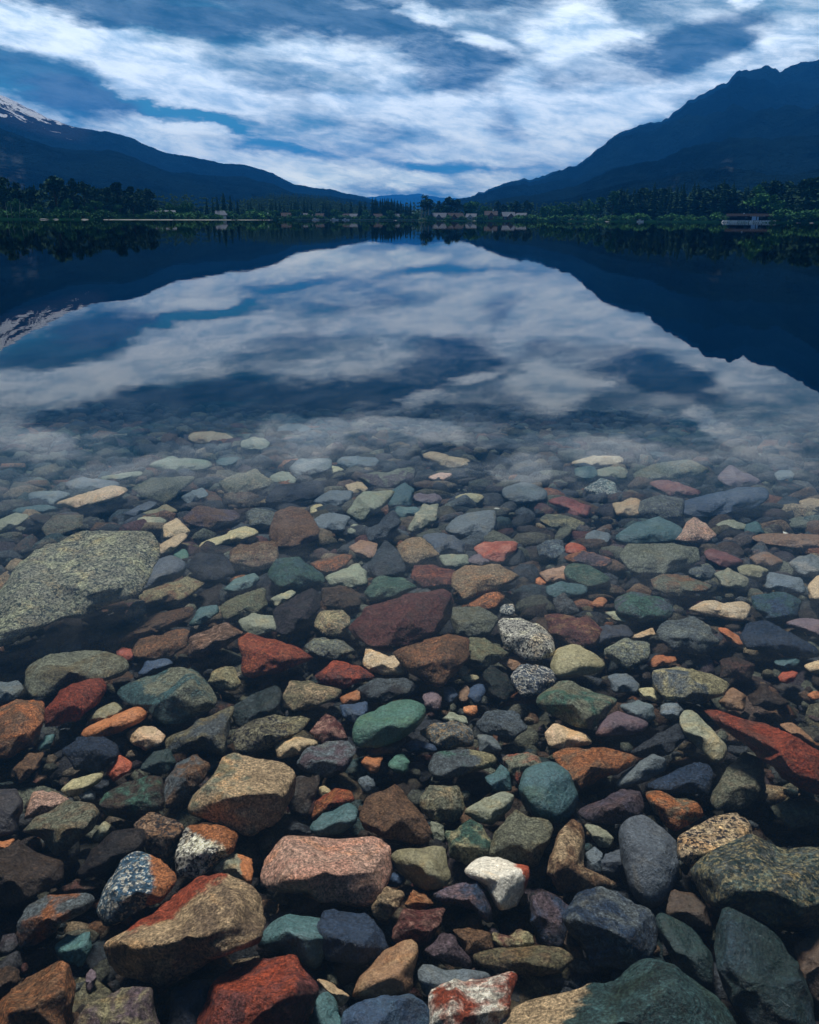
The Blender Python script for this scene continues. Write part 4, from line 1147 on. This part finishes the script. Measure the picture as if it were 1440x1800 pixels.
def gz(x, y): return float(ground_z(x, y))

NAMEK = dict(fir='fir_tree', spruce='spruce_tree', tall='broadleaf_tree', tall_green='broadleaf_tree', round='broadleaf_tree', light='broadleaf_tree', bush='bush', light_bush='bush')
def tree(px, ytop, kind, back, label, group, widen=1.0):
    """stand a tree at a picture column, `back` metres behind the waterline, as tall as its top row asks"""
    a, _ = azel(px, 386)
    D = float(shore_r(a)) + back
    x, y = D * math.sin(a), D * math.cos(a)
    z0 = gz(x, y)
    ztop = pix_x(px, ytop, D)[2]
    h = max(ztop - z0, 1.2)
    tk, cr = PROTO[kind][rng.integers(len(PROTO[kind]))]
    nm = NAMEK[kind]
    root = bpy.data.objects.new(nm, None); COL.objects.link(root)
    root.empty_display_size = 1
    root.location = (x, y, z0); root.rotation_euler = (0, 0, rng.uniform(0, 6.28))
    root.scale = (h * widen, h * widen, h)
    root['label'] = label; root['category'] = 'bush' if nm == 'bush' else 'tree'; root['group'] = group
    link('trunk' if nm != 'bush' else 'stem', tk, root); link('crown' if nm != 'bush' else 'foliage', cr, root)
    return root

GA = 'trees of the stand on the near shore bend'
for (px, yt, k, b, lab, wd) in [
    (10, 309, 'tall', 22, 'dark broad-topped tree at the picture edge of the wooded bend', 1.1),
    (34, 319, 'tall', 26, 'dark tree next to the one at the picture edge, slightly shorter', 1.0),
    (102, 308, 'tall', 22, 'tallest and broadest dark tree of the wooded bend', 1.35),
    (135, 313, 'tall', 20, 'tall dark tree just after the broadest one on the bend', .9),
    (152, 318, 'tall', 23, 'second of the paired tall dark trees on the bend', .9),
    (213, 319, 'tall', 21, 'full dark tree crowning the middle of the bend', 1.35),
    (192, 328, 'tall', 22, 'dark tree leaning against the crowning one on the bend', 1.1),
    (236, 326, 'tall', 21, 'dark tree sloping down after the crowning one on the bend', 1.1),
    (262, 331, 'tall', 20, 'last dark tree where the bend stand drops to low bushes', 1.2)]:
    tree(px, yt, k, b, lab, GA, wd)
for i in range(40):
    px = rng.uniform(-60, 268)
    tree(px, rng.uniform(322, 336) + max(0, (px - 225) * .12), ['tall', 'fir'][rng.integers(2)], rng.uniform(30, 60), 'dark tree massed in the shadowed stand on the wooded bend', GA, 1.15)
for i in range(14):
    px = rng.uniform(-50, 275)
    tree(px, rng.uniform(346, 362), 'round', rng.uniform(10, 17), 'low mid-green tree in front of the dark stand on the bend', GA + ', front row', 1.0)
GB = 'bushes at the foot of the wooded bend'
for i in range(26):
    px = -60 + i * 14 + rng.uniform(-4, 4)
    tree(px, rng.uniform(362, 374), 'bush', rng.uniform(4, 10), 'rounded green bush at the water under the dark stand', GB, 1.3)
for i in range(16):
    px = 285 + i * 12 + rng.uniform(-4, 4)
    tree(px, rng.uniform(364, 376), ['light_bush', 'bush'][rng.integers(2)], rng.uniform(4, 12), 'bright green bush along the sandy shore edge', 'bushes behind the sandbar', 1.3)
for px, yt in ((300, 352), (318, 357), (332, 350)):
    tree(px, yt, 'round', 30, 'low rounded tree in the gap between the bend and the firs', 'trees in the gap', .9)
GC = 'firs beyond the sandbar'
for (px, yt, lab) in [(365, 348, 'first fir of the clump beyond the sandbar, short'), (376, 350, 'stubby fir second in the clump beyond the sandbar'),
    (384, 344, 'bushy fir in the middle of the clump beyond the sandbar'), (395, 338, 'tall pointed fir rising highest beyond the sandbar'),
    (407, 343, 'dark fir right behind the tall pointed one'), (419, 349, 'fir with a blunt top closing the clump'), ]:
    tree(px, yt, 'fir', 16, lab, GC, 1.25)
for i in range(26):
    px = rng.uniform(425, 600)
    tree(px, 352 + rng.uniform(-3, 8) + max(0, (px - 560) * .2), 'fir', rng.uniform(25, 60), 'dark conifer in front of the low wooded rise', 'conifers before the wooded rise', 1.2)
for i in range(20):
    px = rng.uniform(425, 735)
    tree(px, rng.uniform(366, 375), 'round', rng.uniform(6, 18), 'small rounded green tree among the far cottages', 'small trees round the far cottages', 1.1)
for i in range(32):
    px = rng.uniform(600, 722)
    yt = 357 - 9 * math.exp(-((px - 668) / 34) ** 2) + rng.uniform(-2, 4)
    tree(px, yt, 'spruce', rng.uniform(25, 50), 'slim dark spruce in the row before the far blue hills', 'spruces before the far blue hills', 1.7)
for px, wd in ((758, 1.6), (786, 1.2), (815, 1.3), (841, 1.6), (850, 1.4), (878, 1.3), (908, 1.8), (922, 1.8), (935, 1.8), (955, 1.6), (975, 1.7), (990, 1.6)):
    tree(px, rng.uniform(375, 379.5), ['light_bush', 'bush'][rng.integers(2)], rng.uniform(3, 6), 'low green shrub in front of the lakeside houses', 'shrubs in front of the lakeside houses', wd)
for i in range(22):
    tree(430 + i * 14 + rng.uniform(-4, 4), rng.uniform(375, 379), 'bush', rng.uniform(3, 6), 'low dark shrub at the water behind the long pier', 'shrubs behind the long pier', 1.5)
# the lone tall tree with three pale trunks
def pale_trunk_tree():
    r = np.random.default_rng(5)
    a, _ = azel(748, 386); D = float(shore_r(a)) + 8
    x, y = D * math.sin(a), D * math.cos(a); z0 = gz(x, y); h = pix_x(748, 341, D)[2] - z0
    root = bpy.data.objects.new('broadleaf_tree', None); COL.objects.link(root)
    root.location = (x, y, z0); root.scale = (h, h, h)
    root['label'] = 'tall round-headed tree with three pale bare trunks by the water'; root['category'] = 'tree'
    lobes = [(r.uniform(-.22, .22), r.uniform(-.2, .2), r.uniform(.45, .9), .16, .14) for _ in range(12)]
    link('crown', mesh_np('crown', *leafy_crown(r, lobes, 900, .04), [M_CON], smooth=False), root)
    for dx in (-.17, -.03, .13):
        link('trunk', mesh_np('trunk', *cone_tube([(dx, 0, -.03, .026), (dx * .9, 0, .35, .02), (dx * .8, 0, .8, .008)]), [M_PALE]), root)
pale_trunk_tree()
for (px, yt, k, lab, wd) in [
    (772, 352, 'tall', 'thin dark tree beside the tall tree with pale trunks', .8), (790, 345, 'tall', 'dark dense tree behind the chalets, the taller of two', 1.2),
    (803, 349, 'tall', 'dark dense tree behind the chalets, the shorter of two', 1.1), (828, 351, 'round', 'wide mid-green tree above the white-gabled house', 1.3),
    (848, 361, 'light', 'small light green tree standing before the timber house', 1.1), (874, 353, 'tall', 'dark tree behind the big timber house roof', 1.1),
    (905, 352, 'tall', 'dark tree behind the second timber house', 1.1), (926, 352, 'tall', 'dark tree closing the row behind the timber houses', 1.1)]:
    tree(px, yt, k, 38, lab, 'trees round the lakeside houses', wd)
for i in range(14):
    tree(rng.uniform(760, 1010), rng.uniform(356, 364), ['tall', 'round', 'fir'][rng.integers(3)], rng.uniform(40, 70), 'dark tree massed behind the lakeside houses', 'trees massed behind the lakeside houses', 1.2)
for i in range(9):
    tree(rng.uniform(945, 1012), rng.uniform(355, 367), 'tall_green', rng.uniform(8, 22), 'mid-green tree between the houses and the conifers', 'trees between houses and conifers', 1.1)
GD = 'conifers on the shore before the steep mountain'
for (px, yt, k, lab, wd) in [
    (1020, 345, 'fir', 'first dark fir at the start of the long conifer row', 1.2), (1033, 350, 'tall_green', 'green bushy tree after the first fir of the row', 1.2),
    (1055, 346, 'tall_green', 'wide green tree in the long conifer row', 1.4), (1076, 335, 'tall_green', 'tall green broadleaf rising from the long conifer row', 1.1),
    (1095, 340, 'tall', 'dark tree beside the tall green broadleaf', .9), (1106, 342, 'tall', 'blunt dark tree two along from the tall green broadleaf', .9),
    (1124, 330, 'tall', 'broad dark tree before the sharp-pointed fir', 1.1), (1146, 321, 'spruce', 'sharp-pointed tall spruce, clear against the mountain', 1.6),
    (1159, 331, 'spruce', 'spruce just after the sharp-pointed one, a head shorter', 1.5), (1176, 337, 'fir', 'lower fir in the dip of the conifer row', 1.1),
    (1186, 328, 'spruce', 'slim spruce rising out of the dip of the row', 1.5), (1197, 321, 'fir', 'tall fir with a spire top at the middle of the row', 1.2),
    (1215, 319, 'spruce', 'slender spruce following the fir with the spire top', 1.7), (1234, 333, 'fir', 'squat dark fir between slender spruces', 1.3),
    (1251, 325, 'spruce', 'slender spruce ahead of the boathouse', 1.6), (1266, 317, 'spruce', 'highest slender spruce above the boathouse roof', 1.6),
    (1327, 324, 'light', 'pale green feathery tree behind the boathouse', 1.2), (1357, 341, 'light', 'shorter pale green tree beside the boathouse', 1.3)]:
    tree(px, yt, k, 20 if k != 'light' else 14, lab, GD, wd)
for i in range(95):
    px = rng.uniform(1085, 1490)
    yt = 333 - (px - 1110) * .062 + rng.uniform(-5, 18)
    tree(px, yt, ['spruce', 'fir', 'fir', 'tall'][rng.integers(4)], rng.uniform(28, 70), 'dark conifer packed in the stand behind the boathouse shore', GD + ', back rows', 1.7)
for i in range(14):
    px = 1000 + i * 20 + rng.uniform(-6, 6)
    tree(px, rng.uniform(369, 377), 'light_bush', rng.uniform(5, 10), 'low bright bush on the grassy bank below the conifer row', 'low bushes on the grassy bank', 1.3)
for i in range(7):
    px = 1372 + i * 15
    tree(px, rng.uniform(362, 371), 'bush', rng.uniform(4, 10), 'dark rounded bush at the water beyond the boathouse', 'bushes beyond the boathouse', 1.4)
# bare pale saplings among the bushes of the bend
for i, (px, yt) in enumerate([(14, 352), (22, 356), (35, 350), (47, 354), (58, 357), (123, 362)]):
    a, _ = azel(px, 386); D = float(shore_r(a)) + 3.5
    x, y = D * math.sin(a), D * math.cos(a); z0 = gz(x, y); h = pix_x(px, yt, D)[2] - z0
    dx = random.uniform(-.15, .15)
    me = mesh_np('bare_sapling', *join([cone_tube([(0, 0, -.05, .012), (dx * .5, 0, .5, .009), (dx, 0, 1, .002)], 5), cone_tube([(dx * .5, 0, .5, .006), (dx * .5 + .12, .05, .85, .002)], 5)]), [M_PALE])
    o_ = link('bare_sapling', me, loc=(x, y, z0), label='bare pale sapling among the bushes of the wooded bend', category='tree', group='bare saplings on the bend')
    o_.scale = (h, h, h)

# woods nobody could count: the rise beyond the shore and the forest floor behind the stands
def wood(name, n, pick, label, hgt, mat=None):
    V0, F0 = conifer_crown(np.random.default_rng(77), width=.2, levels=6)
    Vs, Fs, off = [], [], 0
    for i in range(n):
        x, y, z = pick()
        h = rng.uniform(.7, 1.25) * hgt
        a = rng.uniform(0, 6.28); c, s_ = math.cos(a), math.sin(a)
        P3 = np.stack([V0[:, 0] * c - V0[:, 1] * s_, V0[:, 0] * s_ + V0[:, 1] * c, V0[:, 2]], -1) * h + (x, y, z - 1)
        Vs.append(P3); Fs.append(F0 + off); off += len(V0)
    link(name, mesh_np(name, np.concatenate(Vs), np.concatenate(Fs), [mat or M_CON], smooth=False), kind='stuff', label=label)
def on_rise():
    while True:
        px = rng.uniform(420, 660); t_ = rng.uniform(.1, 1)
        a, _ = azel(px, 380)
        ys = np.interp(px, [415, 445, 500, 560, 620, 665], [372, 351, 345, 350, 364, 380]) + 4
        D = 800 + 350 * t_
        el_ = azel(px, ys)[1]
        z = (1150 * math.tan(el_) + CAMZ) * t_ ** .8
        z = min(z, CAMZ + math.tan(el_) * D)
        return D * math.sin(a), D * math.cos(a), z
wood('distant_wood', 1300, on_rise, 'dark conifer wood covering the low rise', 9)
def belt():
    a = R(rng.uniform(-60, 60)); D = float(shore_r(a)) + rng.uniform(62, 150)
    x, y = D * math.sin(a), D * math.cos(a)
    return x, y, gz(x, y)
wood('forest', 2600, belt, 'unbroken forest behind the shore stands', 15)

# grass fringe on the far bank
def fringe():
    r = np.random.default_rng(3); V, Fc = [], []
    for i in range(9000):
        a = R(r.uniform(-30, 30)); D = float(shore_r(a)) + r.uniform(-1.5, 12)
        x, y = D * math.sin(a), D * math.cos(a); z = gz(x, y)
        h = r.uniform(.25, .9); s_ = r.uniform(.3, .9); b = len(V)
        V += [(x - s_, y, z - .1), (x + s_, y, z - .1), (x + r.uniform(-.3, .3), y, z + h)]
        Fc.append((b, b + 1, b + 2))
    link('shore_grass', mesh_np('shore_grass', np.array(V), np.array(Fc), [M_LIGHT], smooth=False), kind='stuff', label='strip of green grass and reeds along the far bank')
fringe()

# ------------------------------------------------------------------ buildings and shore works
def flat_mat(name, c, rough=.8, nscale=2.0, var=.35, spec=.05):
    m, t, o = new_mat(name)
    p = t.new('ShaderNodeTexCoord').outputs['Object']
    n = t.noise(p, nscale, 5, .65)
    principled(t, o, t.mix(n, tuple(x * (1 - var) for x in c), tuple(min(1, x * (1 + var)) for x in c)), rough, spec)
    return m
M_WALL = flat_mat('timber_wall', (.13, .075, .045)); M_WALLW = flat_mat('white_wall', (.38, .38, .37)); M_WALLG = flat_mat('grey_wall', (.12, .125, .13))
M_ROOF = flat_mat('grey_roof', (.10, .12, .15)); M_ROOFB = flat_mat('brown_roof', (.048, .044, .046)); M_STONE = flat_mat('pale_stone', (.68, .69, .70), nscale=1.2)
M_DOCK = flat_mat('weathered_planks', (.26, .27, .29), nscale=1.0); M_SAND = flat_mat('sand', (.24, .24, .23), nscale=.2); M_TRIM = flat_mat('white_trim', (.7, .7, .7))
m, t, o = new_mat('window_glass'); principled(t, o, (.05, .07, .09), .1, .5); M_GLASS = m
M_BLUE = flat_mat('blue_grey_cloth', (.30, .42, .60)); M_DARKW = flat_mat('dark_wood', (.003, .003, .004))

def box_np(c, s):
    c = np.array(c, float); s = np.array(s, float) / 2
    V = np.array([(x, y, z) for x in (-1, 1) for y in (-1, 1) for z in (-1, 1)], float) * s + c
    Fc = np.array([(0, 1, 3, 2), (4, 6, 7, 5), (0, 4, 5, 1), (2, 3, 7, 6), (0, 2, 6, 4), (1, 5, 7, 3)])
    return V, Fc
def part(name, VF, mat, parent, **kw): return link(name, mesh_np(name, VF[0], VF[1], [mat], smooth=False), parent, **kw)
def mkroot(name, px, back, label, cat, group=None, yaw=0.0, z=None, D=None):
    a, _ = azel(px, 386); D = D or float(shore_r(a)) + back
    x, y = D * math.sin(a), D * math.cos(a)
    r = bpy.data.objects.new(name, None); COL.objects.link(r)
    r.location = (x, y, gz(x, y) if z is None else z); r.rotation_euler = (0, 0, -a + yaw)
    r['label'] = label; r['category'] = cat
    if group: r['group'] = group
    return r, D

def gable(w_, d, h, rh, ov=.7, th=.25, along='x'):
    """two roof planes with thickness; ridge along x or y"""
    sides = []
    for s_ in (-1, 1):
        W2 = (d if along == 'x' else w_) / 2 + ov; L = (w_ if along == 'x' else d) / 2 + ov
        z0 = h - rh * ov / ((d if along == 'x' else w_) / 2)
        pts = [(-L, s_ * W2, z0), (L, s_ * W2, z0), (L, 0, h + rh), (-L, 0, h + rh)]
        pts += [(x, y, z + th) for x, y, z in pts]
        V = np.array(pts, float)
        if along == 'y': V = V[:, [1, 0, 2]]
        Fc = np.array([(0, 1, 2, 3), (4, 7, 6, 5), (0, 4, 5, 1), (1, 5, 6, 2), (2, 6, 7, 3), (3, 7, 4, 0)])
        sides.append((V, Fc))
    return sides
def walls(w_, d, h, rh, along='x'):
    a, b = w_ / 2, d / 2
    V = [(-a, -b, -.6), (a, -b, -.6), (a, b, -.6), (-a, b, -.6), (-a, -b, h), (a, -b, h), (a, b, h), (-a, b, h)]
    if along == 'x': V += [(-a, 0, h + rh - .05), (a, 0, h + rh - .05)]
    else: V += [(0, -b, h + rh - .05), (0, b, h + rh - .05)]
    T = []
    def q(i, j, k, l): T.extend([(i, j, k), (i, k, l)])
    q(0, 1, 5, 4); q(1, 2, 6, 5); q(2, 3, 7, 6); q(3, 0, 4, 7)
    if along == 'x': T += [(4, 7, 8), (5, 9, 6)]; q(4, 8, 9, 5); q(7, 6, 9, 8)
    else: T += [(4, 5, 8), (7, 9, 6)]; q(4, 8, 9, 7); q(5, 6, 9, 8)
    return np.array(V, float), np.array(T)

def house(px, back, W_, d, h, rh, along, wm, rm, label, yaw=0, chim=None, wins=(), wing=None, group='lakeside houses'):
    r, D = mkroot('house', px, back, label, 'house', group, yaw)
    part('wall', walls(W_, d, h, rh, along), wm, r)
    for s_ in gable(W_, d, h, rh, along=along): part('roof', s_, rm, r)
    if chim: part('chimney', box_np((chim, 0.6, h + rh + .3), (1.0, 1.0, 2.4)), M_STONE, r)
    for (x, z, ww, hh) in wins:
        f = part('window', box_np((x, -d / 2 - .06, z), (ww + .3, .12, hh + .3)), M_TRIM, r)
        part('pane', box_np((x, -d / 2 - .14, z), (ww, .05, hh)), M_GLASS, f)
    if wing:
        wx, ww, wh, wr = wing
        part('porch_wall', walls(ww, 3.0, wh, wr, 'y')[0:2], wm, r, loc=(wx, -d / 2 - 1.52, 0))
        for s_ in gable(ww, 3.0, wh, wr, ov=.5, along='y'): part('porch_roof', s_, rm, r, loc=(wx, -d / 2 - 1.55, .02))
        part('porch_window', box_np((wx, -d / 2 - 3.1, wh * .55), (ww * .5, .1, wh * .5)), M_GLASS, r)
    return r
house(772, 14, 13, 8, 2.0, 3.2, 'x', M_WALLG, M_ROOF, 'low chalet with a broad pale grey roof, nearest the pale-trunked tree', yaw=.45, wins=((-3, 1.6, 1.6, 1.2), (3, 1.6, 1.6, 1.2)), wing=(-4, 4.4, 1.9, 2.2))
house(800, 15, 13, 8, 2.0, 3.2, 'x', M_WALL, M_ROOFB, 'low dark gabled chalet with a brown-grey roof, second along the shore', yaw=.4, wins=((0, 1.6, 1.8, 1.2), (4.5, 1.6, 1.6, 1.2)), wing=(-4, 4.6, 1.9, 2.4))
house(829, 14, 8, 7, 2.2, 2.6, 'x', M_WALLW, M_ROOF, 'small white-gabled cottage between the chalets and the timber house', yaw=-.2, wins=((-2, 1.8, 1.5, 1.3), (2.3, 1.8, 1.5, 1.3)), wing=(.2, 3.4, 2.1, 1.9))
house(863, 16, 10, 8, 3.9, 3.0, 'x', M_WALL, M_ROOFB, 'two-storey timber house with a white chimney and porch', chim=1.8, wins=((-3.4, 2.9, 1.3, 1.2), (3.5, 2.9, 1.3, 1.2), (-3.4, 1.1, 1.3, 1.0)), wing=(.3, 4.2, 3.6, 2.2))
house(893, 16, 10, 8, 3.0, 3.0, 'x', M_WALL, M_ROOF, 'timber house with three roof gables next to the chimney house', yaw=.25, wins=((-3.4, 1.6, 1.4, 1.2), (4.0, 1.6, 1.2, 1.2)), wing=(.6, 4.6, 2.8, 2.2))
house(917, 22, 8, 7, 2.6, 2.6, 'x', M_WALLG, M_ROOF, 'small grey-roofed cottage last in the row of lakeside houses', yaw=-.35, wins=((0, 1.6, 1.5, 1.2),))
FG = 'far cottages half hidden in trees'
for (px, back, rm, lab) in [(445, 14, M_ROOFB, 'tiny cottage nearest the low bushes on the far shore'), (463, 12, M_ROOF, 'tiny cottage with a bright grey roof beside the first far one'),
    (503, 16, M_ROOFB, 'tiny brown-roofed cottage between two clumps of trees'), (541, 16, M_ROOF, 'tiny grey-roofed cottage above the boat pier start'),
    (563, 17, M_ROOFB, 'tiny cottage with reddish roof above the pier'), (606, 15, M_ROOFB, 'tiny cottage with a low roof near the middle of the pier'),
    (622, 14, M_ROOF, 'tiny pale-fronted cottage by the middle of the pier'), (664, 16, M_ROOFB, 'tiny cottage under the slim spruces'), (702, 15, M_ROOF, 'tiny grey cottage by the pier end')]:
    house(px, back, 6.5, 5, 2.2, 2.0, 'x', M_WALLG, rm, lab, yaw=random.uniform(-.5, .5), wins=((-1.8, 1.5, 1.3, 1.1), (1.8, 1.5, 1.3, 1.1)), group=FG)
house(287, 28, 14, 7, 3.0, 1.2, 'x', M_WALLG, M_ROOF, 'long low building with a flat pale roof behind the gap trees', wins=((-3, 1.7, 1.6, 1.2), (3, 1.7, 1.6, 1.2)), group=FG)
house(386, 12, 7, 6, 2.6, 2.2, 'x', M_WALLW, M_ROOF, 'small whitish shed half hidden under the pointed fir', yaw=.5, wins=((0, 1.5, 1.3, 1.1),), group=FG)

# boathouse and its stone quay
r, D = mkroot('boathouse', 1316, -6, 'low dark open boathouse with a shallow gabled roof on the quay', 'boathouse', z=1.35)
k = D / FPX
r.scale = (.92, 1, .72)
part('roof', gable(26, 7, 3.3, 1.6, ov=.8, along='x')[0], M_DARKW, r); part('roof', gable(26, 7, 3.3, 1.6, ov=.8, along='x')[1], M_DARKW, r)
part('wall', walls(22, 5.5, 3.2, 1.5), M_DARKW, r)
part('cupola', box_np((-3.2, 0, 5.2), (1.0, 1.0, .9)), M_TRIM, r)
part('awning', box_np((-11.5, -3.2, 2.6), (9.0, 1.6, .18)), M_DOCK, r)
for x in (-15, -8.2): part('post', box_np((x, -3.8, 1.2), (.18, .18, 2.6)), M_DARKW, r)
part('gutter', box_np((5.2, -4.6, 3.15), (9, .15, .15)), M_TRIM, r)
for x in (-1.5, 3.5, 7.5): part('window', box_np((x, -2.82, 1.9), (1.6, .1, 1.1)), M_GLASS, r)
part('door', box_np((.9, -2.84, 1.1), (1.1, .12, 2.1)), M_DARKW, r)
for nm, x, w_, h_, lab in (('equipment_cover', 2.9, 2.3, 2.2, 'wide pale blue cover standing on the quay before the boathouse'),
                     ('equipment_cover', 5.0, 1.0, 1.9, 'narrow pale blue cover next to the wide one on the quay')):
    a_, _ = azel(1316, 386)
    o_ = mkroot(nm, 1316, -9.8, lab, 'cover', 'covers on the quay', z=1.3)[0]
    part('cloth', join([(lambda q: (q[0], np.concatenate([q[1][:, [0, 1, 2]], q[1][:, [0, 2, 3]]])))(box_np((x, 0, h_ / 2), (w_, .8, h_))),
                        (lambda q: (q[0], np.concatenate([q[1][:, [0, 1, 2]], q[1][:, [0, 2, 3]]])))(box_np((x, 0, h_ + .06), (w_ * .7, .5, .12)))]), M_BLUE, o_)
    part('base', box_np((x, 0, .03), (w_ + .2, 1.0, .06)), M_DARKW, o_)
q_, D = mkroot('quay', 1316, -8, 'long low quay of pale rounded stones below the boathouse', 'quay', z=0.0)
part('deck', box_np((0, 1.0, 1.22), (29, 6.5, .16)), M_STONE, q_)
Vq, Fq = ICO[2]
qs = [mesh_np('quay_stone', unit_rock(2, 900 + i, .5, False)[0] * (.62, .5, .38), Fq, [M_STONE]) for i in range(4)]
for row in range(2):
    for i in range(26):
        o_ = link('quay_stone', qs[(i * 3 + row) % 4], q_, loc=(-14.3 + i * 1.14 + random.uniform(-.15, .15) + row * .5, -2.7 - .25 * (1 - row), .25 + row * .55))
        o_.rotation_euler = (random.uniform(-.3, .3), random.uniform(-.2, .2), random.uniform(0, 3)); o_.scale = (random.uniform(.85, 1.15),) * 3

# long pier on the far shore, moored boats
def pier(px0, px1, label, off):
    p0 = pix_x(px0, 386, float(shore_r(azel(px0, 386)[0])) + off); p1 = pix_x(px1, 386, float(shore_r(azel(px1, 386)[0])) + off)
    dx, dy = p1[0] - p0[0], p1[1] - p0[1]; L = math.hypot(dx, dy)
    r = bpy.data.objects.new('pier', None); COL.objects.link(r)
    r.location = (p0[0], p0[1], 0); r.rotation_euler = (0, 0, math.atan2(dy, dx))
    r['label'] = label; r['category'] = 'pier'
    part('deck', box_np((L / 2, 0, .62), (L, 2.0, .22)), M_DOCK, r)
    n = int(L / 6)
    pm = mesh_np('pile', *box_np((0, 0, -1.2), (.28, .28, 3.6)), [M_DARKW], smooth=False)
    for i in range(n + 1):
        for s_ in (-1, 1): link('pile', pm, r, loc=(i * L / n, s_ * 1.15, 0))
    return r
pier(520, 738, 'long low grey pier running along the far shore', -9)
def boat(px, off, L, label, yaw):
    r, D = mkroot('boat', px, off, label, 'boat', 'moored boats', yaw, z=0.0)
    n = 9; V = []; 
    for i in range(n):
        f = i / (n - 1); x = (f - .5) * L; w_ = L * .17 * (1 - max(0, (f - .55) / .45) ** 2) + .02
        V += [(x, -w_, .75 + .25 * f), (x, -w_ * .7, .05), (x, 0, -.25), (x, w_ * .7, .05), (x, w_, .75 + .25 * f)]
    Fc = []
    for i in range(n - 1):
        for k_ in range(5):
            a, b = i * 5 + k_, i * 5 + (k_ + 1) % 5
            Fc.append((a, b, b + 5, a + 5))
    part('hull', (np.array(V, float), np.array(Fc)), M_TRIM, r)
    part('cabin', box_np((-.1 * L, 0, 1.25), (L * .32, L * .2, .9)), M_WALLW, r)
    part('windscreen', box_np((.075 * L, 0, 1.3), (.06, L * .18, .6)), M_GLASS, r)
for (px, L, lab, yw) in ((555, 6, 'small white boat at the start of the long pier', .3), (588, 7, 'white cabin boat alongside the long pier', .1),
                     (608, 6, 'little white boat moored just after the cabin boat', -.2), (1126, 4.5, 'tiny white boat lying off the grassy bank', .1)):
    boat(px, -12, L, lab, yw)

# sandbar and drift stones on the near bend
def sandbar():
    V, Fc = [], []
    n = 60
    for i in range(n + 1):
        px = 182 + (480 - 182) * i / n
        a, _ = azel(px, 386); D = float(shore_r(a))
        wd = 3.2 * math.sin(math.pi * i / n) ** .5 * max(.08, .6 + .5 * math.sin(i * .9) + .3 * math.sin(i * 2.3)) + .1
        for f, z in ((-1, -.25), (-.5, .16), (.4, .22), (1, -.1)):
            dd = D - 5 + f * wd; V.append((dd * math.sin(a), dd * math.cos(a), z))
    for i in range(n):
        for k_ in range(3):
            a = i * 4 + k_; Fc.append((a, a + 4, a + 5, a + 1))
    link('sandbar', mesh_np('sandbar', np.array(V), np.array(Fc), [M_SAND]), kind='structure', label='thin pale sandbar at the water line')
sandbar()
for i, (px, lab, s_) in enumerate(((78, 'pale flat rock at the water line under the wooded bend', 1.8), (98, 'small pale rock next to the flat one on the bend', 1.2), (150, 'pale rock just before the sandbar begins', 1.6),
                              (1405, 'small pale rock at the water beyond the boathouse', 1.0), (1428, 'tiny whitish rock last before the picture edge', 1.0), (695, 'pale rock at the far end of the pier', 1.3),
                              (834, 'whitish rock at the water below the timber house', 1.2), (1068, 'flat pale rock on the grassy bank edge', 1.4))):
    a, _ = azel(px, 386); D = float(shore_r(a)) - 4
    V, Fc = unit_rock(3, 700 + i, .4, False)
    link('rock', mesh_np('rock', V * (s_ * 1.3, s_ * .8, s_ * .26), Fc, [M_SAND]), loc=(D * math.sin(a), D * math.cos(a), .06), label=lab, category='rock')

# ------------------------------------------------------------------ haze
m, t, o = new_mat('haze')
pv = t.new('ShaderNodeVolumePrincipled')
pv.inputs['Color'].default_value = (0.03, 0.32, 1.0, 1)
pv.inputs['Density'].default_value = HAZE
pv.inputs['Anisotropy'].default_value = 0.0
t.l.new(pv.outputs[0], o.inputs['Volume'])
V, Fc = box_np((0, 0, 385.5), (22000, 22800, 789))
link('haze', mesh_np('haze', V, Fc, [m], smooth=False), kind='stuff', label='thin blue haze over the valley')
